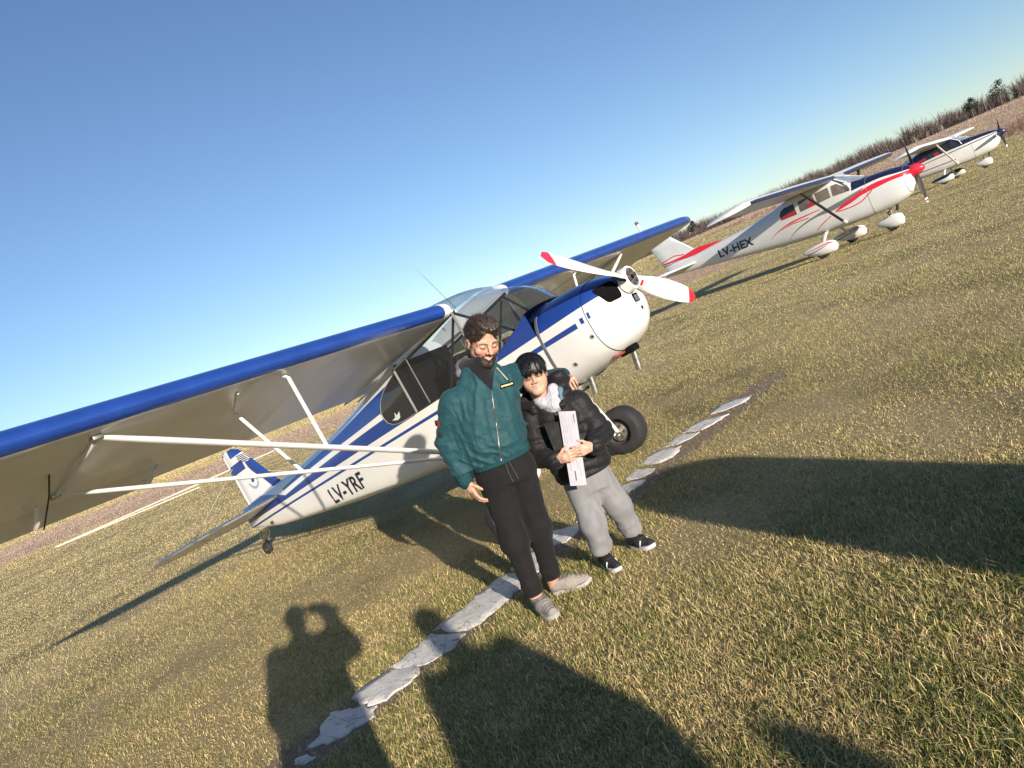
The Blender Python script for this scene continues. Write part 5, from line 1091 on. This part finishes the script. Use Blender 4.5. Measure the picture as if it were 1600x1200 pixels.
np_mesh('cap', *(lambda VF: (place(VF[0], HB, BC, BS)-BO, VF[1]))(mesh_sdf(lambda P: smin(smax(sd_ell(P, (0, .016, .050), (.094, .112, .106))-.003*fbm(P*30, 2, 4), -(P[:, 2]-.052-.30*(P[:, 1]+.06)*-1*.4), .008), smax(sd_ell(P, (0, .016, .050), (.0965, .1145, .108)), np.abs(P[:, 2]-.060-.12*(P[:, 1]+.06)*-1)-.007, .006), .004), (-.115, -.135, .0), (.115, .145, .175), .004)), cloth('black_knit_cap', (.008, .0075, .0085), .95, .5, 200, (1, 1, .2), .1), boy)
drape('zip', [(.150, .955), (.158, .80), (.178, .60), (.185, .54)], .008, BV_, BO, m_int, bj, .002)
# papers in the boy's hands
m_paper = M('pale_printed_paper', (.40, .385, .43), .85, var=.06, vs=20); m_print = M('grey_print', (.33, .32, .36), .8); m_print_d = M('dark_print', (.10, .10, .13), .8)
PC = [Vector((.169, 3.615, .938)), Vector((.252, 3.615, .907)), Vector((.161, 3.612, .523)), Vector((.079, 3.612, .551))]
pp = empty('paper_strip', (.165, 3.60, .523)); tag(pp, "long folded white printed paper held upright in the boy's hands", 'paper'); PO = Vector(pp.location)
def ppt(u, v, w_=0):
    a = PC[0].lerp(PC[1], u); b = PC[3].lerp(PC[2], u); p = a.lerp(b, v); bow = .004*math.sin(math.pi*v)-.004*math.sin(math.pi*u); return p+Vector((0, bow-w_, 0))-PO
mb = MB(); mb.loft([[ppt(u, v) for u in np.linspace(0, 1, 5)]+[ppt(u, v, -.003) for u in np.linspace(1, 0, 5)] for v in np.linspace(0, 1, 13)], True, True, True); mb.build('sheet', m_paper, pp, sharp=40)
for u, v0, v1, w_, mt in ((.12, .05, .42, .018, m_print), (.24, .05, .44, .012, m_print), (.36, .05, .30, .012, m_print), (.52, .06, .43, .010, m_print), (.70, .05, .20, .03, m_print), (.84, .04, .16, .05, m_print_d), (.22, .66, .80, .02, m_print), (.42, .80, .93, .075, m_print_d), (.62, .64, .78, .015, m_print), (.75, .66, .90, .012, m_print)):
    q = MB(); q.loft([[ppt(u-w_/2, v, .0016), ppt(u+w_/2, v, .0016)] for v in np.linspace(v0, v1, 9)], False); q.build('print_line', mt, pp)
fo_ = empty('folder', (.115, 3.65, .74)); tag(fo_, "small matt black folder behind the paper against the boy's jacket", 'folder'); FO = Vector(fo_.location)
q = MB(); Cn = [Vector((.072, 3.640, .905)), Vector((.165, 3.640, .882)), Vector((.150, 3.632, .728)), Vector((.070, 3.632, .750))]; q.add([p-FO for p in Cn]+[p+Vector((0, .006, 0))-FO for p in Cn], [(0, 1, 2, 3), (7, 6, 5, 4), (0, 4, 5, 1), (1, 5, 6, 2), (2, 6, 7, 3), (3, 7, 4, 0)]); q.build('cover', M('matt_black_card', (.008, .008, .009), .9), fo_, bevel=.002)
# ------------------------------------------------------------------ the people and the added tank behind the photographer's spot: they throw the long shadows
def bystander(loc, face, H, label, m_top, m_leg, m_hr, arms, wide=1.0, hooded=False, skirt=1.0):
    """standing adult; local frame: looks to +y, then turned by face"""
    A = empty('person', loc, face); tag(A, label, 'person', 'people watching'); k = H/1.70
    def S(*p): return np.array(p)*k
    sh = .185*wide; LA_ = [S(-sh, 0, 1.38)]+[S(*p) for p in arms[0]]; RA_ = [S(sh, 0, 1.38)]+[S(*p) for p in arms[1]]
    def top(P):
        d = sd_etube(P, [(0, 0, (.80 if skirt == 1 else .45)*k, .18*k*wide*skirt, .13*k*skirt), (0, 0, 1.05*k, .18*k*wide*(.5+.5*skirt), .13*k), (0, 0, 1.28*k, .205*k*wide, .13*k), (0, 0, 1.39*k, .17*k*wide, .11*k), (0, 0, 1.46*k, .08*k, .08*k)], (1, 0))
        for c in (LA_[:3], RA_[:3]): d = smin(d, sd_chain(P, c, [.075*k, .06*k, .048*k], .03), .05)
        return d-.008*ridged(P, (9, 9, 12), 4)**2
    pts = np.array(LA_+RA_); lo = np.minimum(pts.min(0)-.1, [-.40, -.30, .40*k]); hi = np.maximum(pts.max(0)+.1, [.40, .30, 1.52*k])
    V, F = mesh_sdf(top, lo, hi, .013); np_mesh('coat', V, F, m_top, A)
    V, F = mesh_sdf(lambda P: smin(sd_chain(P, [S(-.10, 0, .86), S(-.11, .01, .48), S(-.12, 0, .09)], [.10*k, .07*k, .055*k], .03), sd_chain(P, [S(.10, 0, .86), S(.11, .01, .48), S(.12, 0, .09)], [.10*k, .07*k, .055*k], .03), .02), (-.3, -.2, 0), (.3, .2, 1.0*k), .013); np_mesh('trousers', V, F, m_leg, A)
    Rm = np.array(Matrix.Rotation(math.pi, 3, 'Z')); V, F = mesh_sdf(lambda P: head_sdf(P), (-.10, -.135, -.20), (.10, .125, .15), .006); c = head_colors(V, SKM, (.5, .2, .16), (.03, .02, .02), False); hc = S(0, .02, 1.57)
    parts = [(place(V, Rm, hc, .92), F, c)]
    for ch, sd_ in ((LA_, 1), (RA_, -1)):
        d = (ch[3]-ch[2]) if len(ch) > 3 else (ch[2]-ch[1]); pr = hand_prims(ch[2]+d/np.linalg.norm(d)*.02, d, (0, -1, .1) if abs(d[2]) < abs(d[1])*2 else (sd_, 0, 0), (sd_*.2, .9, .4), .95, (18, 22, 18), .03); parts.append(hand_mesh(pr, SKM, ch[2], .027, .005))
    V, F, c = join(parts); np_mesh('body', V, F, m_skin, A, attrs={'Col': c})
    def hr(P):
        d = sd_ell(P, (0, .02, .055), (.088, .104, .094)); d = smax(d, -sd_ell(P, (0, -.115, -.01), (.075, .07, .09)), .01)
        if hooded: d = smin(d, sd_ell(P, (0, .05, -.05), (.085, .06, .10)), .03)
        return smax(d, -(P[:, 2]+(.15 if hooded else .05)), .01)-.006*fbm(P*60, 2, 3)
    V, F = mesh_sdf(hr, (-.12, -.14, -.18), (.12, .15, .18), .007); np_mesh('hair', place(V, Rm, hc, .92), F, m_hr, A)
    for sx in (-1, 1): shoe_at(A, (sx*.12*k, -.09), (sx*.14*k, .17))
    return A
def shoe_at(A, heel, toe):
    o = empty('tmp', (0, 0, 0)); u = shoe(o, heel, toe, 1.0, .085, m_shoeb, m_sole_g, m_int, None, None)
    u.parent = A; bpy.data.objects.remove(o)
m_coat1 = cloth('dark_green_coat', (.05, .07, .05), .8); m_coat2 = cloth('maroon_coat', (.12, .03, .04), .8); m_coat3 = cloth('navy_coat', (.03, .04, .08), .8); m_jean = cloth('blue_denim', (.05, .07, .13), .85)
down = ((-.27, .02, 1.10), (-.26, .07, .86)); downr = ((.27, .02, 1.10), (.26, .07, .86))
bystander((-.105, -.36, 0), R(0), 1.60, 'photographer in dark green coat with a raised arm, behind the camera spot', m_coat1, m_jean, m_hair_m, (((-.24, .06, 1.12), (-.14, .16, 1.02)), ((.285, .10, 1.27), (.165, .24, 1.53), (-.03, .27, 1.57))), 1.08, False, 1.32)
bystander((1.23, -1.83, 0), R(12), 1.64, 'onlooker in maroon padded coat standing beside the added tank', m_coat2, m_jean, m_hair_b, (((-.29, .04, 1.12), (-.20, .14, .98)), ((.29, .04, 1.12), (.20, .14, .98))), 1.05, True)
bystander((2.62, -4.05, 0), R(15), 1.62, 'onlooker in navy coat standing behind the maroon onlooker', m_coat3, m_jean, m_hair_m, (down, downr), 1.1)
ph = empty('phone', (.004, -.016, CAM_H-.02)); tag(ph, 'thin black phone held up in the photographer\'s hand', 'phone')
Rp = Matrix((_ir, _iu, -_f)).transposed(); q = MB(); q.box((.03, 0, 0), (.155, .074, .008), bev=.003); q.v = [tuple(Rp @ (Vector(p)+Vector((0, 0, .010)))) for p in q.v]; q.build('case', m_dark, ph)
tk = empty('shadow_tank', (3.09, -1.20, 0)); tag(tk, 'white upright domed tank on short legs, added unseen to throw a broad shadow', 'tank')  # unseen tank, added and shaped to throw the wide domed shadow
MB().lathe([(.18, 0), (.18, .40), (.22, .44), (1.52, .44), (1.58, .41), (1.63, .32), (1.665, .18), (1.675, 0)], (0, 0, 0), (0, 0, 1), 40).build('shell', m_white, tk)
for a in (30, 150, 270): MB().tube([(.34*math.cos(R(a)), .34*math.sin(R(a)), .24), (.36*math.cos(R(a)), .36*math.sin(R(a)), 0)], .035, 10).build('leg', m_steel, tk)
for z in (.5, 1.0, 1.4): MB().lathe([(z-.012, .442), (z, .452), (z+.012, .442)], (0, 0, 0), (0, 0, 1), 40).build('hoop', m_steel, tk)
MB().tube([(0, .44, .35), (0, .54, .35), (0, .56, .25)], .025, 10).build('valve', m_red, tk)
# ------------------------------------------------------------------ far woodland, scrub and evergreens
def twig_mesh(spots, name, label, cat_, mat, per=64, kind='stuff'):
    Vv = []; Ff = []; nv = 0
    for x, y, h in spots:
        z = float(terrain_z(x, y)); n = per
        a = rng.uniform(0, 2*math.pi, n); rr = np.abs(rng.normal(0, .26, n))*h; z0 = .55*rng.random(n)**1.6*h; L = rng.uniform(.22, .55, n)*h; L = np.minimum(L, h*(1.02-.25*rng.random(n))-z0); L = np.maximum(L, .1*h)
        bx = x+np.cos(a)*rr*.45; by = y+np.sin(a)*rr*.45; tx = bx+np.cos(a)*rr*rng.uniform(.3, 1.3, n); ty = by+np.sin(a)*rr*rng.uniform(.3, 1.3, n); w_ = rng.uniform(.018, .055, n)*h/5; b = rng.uniform(0, math.pi, n)
        ox, oy = np.cos(b)*w_, np.sin(b)*w_
        P = np.stack([np.c_[bx-ox, by-oy, z+z0], np.c_[bx+ox, by+oy, z+z0], np.c_[tx+ox*.3, ty+oy*.3, z+z0+L], np.c_[tx-ox*.3, ty-oy*.3, z+z0+L]], 1).reshape(-1, 3)
        i = np.arange(n)*4+nv; Vv.append(P); Ff.append(np.c_[i, i+1, i+2, i+3]); nv += 4*n
        tr = .10*h/5; P = np.array([(x-tr, y, z-.2), (x+tr, y, z-.2), (x+tr*.4, y, z+.6*h), (x-tr*.4, y, z+.6*h), (x, y-tr, z-.2), (x, y+tr, z-.2), (x, y+tr*.4, z+.6*h), (x, y-tr*.4, z+.6*h)])
        Vv.append(P); Ff.append(np.array([[0, 1, 2, 3], [4, 5, 6, 7]])+nv); nv += 8
    o = np_mesh(name, np.concatenate(Vv), np.concatenate(Ff), mat, None, smooth=False); tag(o, label, cat_, kind=kind); return o
m_twig = M('bare_twigs', (.115, .082, .074), .9, var=.35, vs=.12)
sp = []
for k in range(2600):
    az = R(rng.uniform(-62, 66)); r_ = rng.uniform(212, 262); hh = (3.2+2.6*float(fbm(np.array([[az*40, r_*.03, 0]]), 2, 3)[0]))*rng.uniform(.85, 1.1)*(1+.15*(math.degrees(az) > 30))
    sp.append((math.sin(az)*r_, math.cos(az)*r_, hh))
twig_mesh(sp, 'bare_woodland', 'brown leafless woodland along the far field edge', 'woodland', m_twig, 48)
m_scrub = M('russet_scrub', (.20, .115, .075), .9, var=.4, vs=.6)
sp = []
for k in range(520):
    az = R(rng.uniform(24, 46)); r_ = rng.uniform(78, 100)+max(0, 38-math.degrees(az))*1.2; sp.append((math.sin(az)*r_, math.cos(az)*r_, rng.uniform(.5, 1.15)))
for k in range(160):
    az = R(rng.uniform(14, 24)); r_ = rng.uniform(150, 158); sp.append((math.sin(az)*r_, math.cos(az)*r_, rng.uniform(.4, .9)))
twig_mesh(sp, 'dry_scrub', 'low russet dry scrub between the turf and the field', 'scrub', m_scrub, 46)
m_pampas = M('pale_plumes', (.50, .43, .33), .9, var=.2)
for k, (az, r_) in enumerate(((33.6, 205), (34.3, 205), (35.2, 206))):
    x, y = math.sin(R(az))*r_, math.cos(R(az))*r_
    o = twig_mesh([(0, 0, (2.5, 1.5, 2.0)[k])], 'pampas_clump', ('tallest pale plumed pampas clump at the foot of the bare woodland', 'smallest pale pampas clump, between two taller clumps', 'middle-sized pale pampas clump at the foot of the bare woodland')[k], 'plant', m_pampas, 40, None); o['group'] = 'pampas clumps'; o.location = (x, y, float(terrain_z(x, y)))
m_leaf = M('evergreen_leaves', (.020, .025, .017), .9, var=.4, vs=1.)
m_bark = M('grey_bark', (.12, .095, .075), .9, var=.3)
def evergreen(az, r_, h, label):
    x, y = math.sin(R(az))*r_, math.cos(R(az))*r_; A = empty('evergreen_tree', (x, y, float(terrain_z(x, y)))); tag(A, label, 'tree', 'evergreen trees')
    MB().tube([(0, 0, -.3), (.05, 0, h*.4), (0, .05, h*.8)], [.16, .12, .05], 8).build('trunk', m_bark, A)
    Vv = []; n = 700
    for k in range(n):
        lobe = random.choice([(0, 0, .72, .30), (.16, .05, .55, .26), (-.18, 0, .58, .24), (.05, -.1, .86, .16), (-.08, .1, .42, .2)]); p = rng.normal(0, 1, 3); p = p/np.linalg.norm(p)*lobe[3]*rng.random()**.4
        c = np.array([lobe[0]+p[0], lobe[1]+p[1], lobe[2]+p[2]*.7])*h; d = rng.normal(0, .14, (3, 3)); Vv += [c+d[0], c+d[1], c+d[2]]
    np_mesh('crown', np.array(Vv), np.arange(3*n).reshape(-1, 3), m_leaf, A, smooth=False)
evergreen(38.6, 206, 5.9, 'tall dark evergreen with a loose crown above the bare woodland')
evergreen(37.0, 207, 4.7, 'low broad dark evergreen beside the taller evergreen')
evergreen(17.9, 206, 4.3, 'lone dark evergreen where the bare woodland ends by the blue wing')
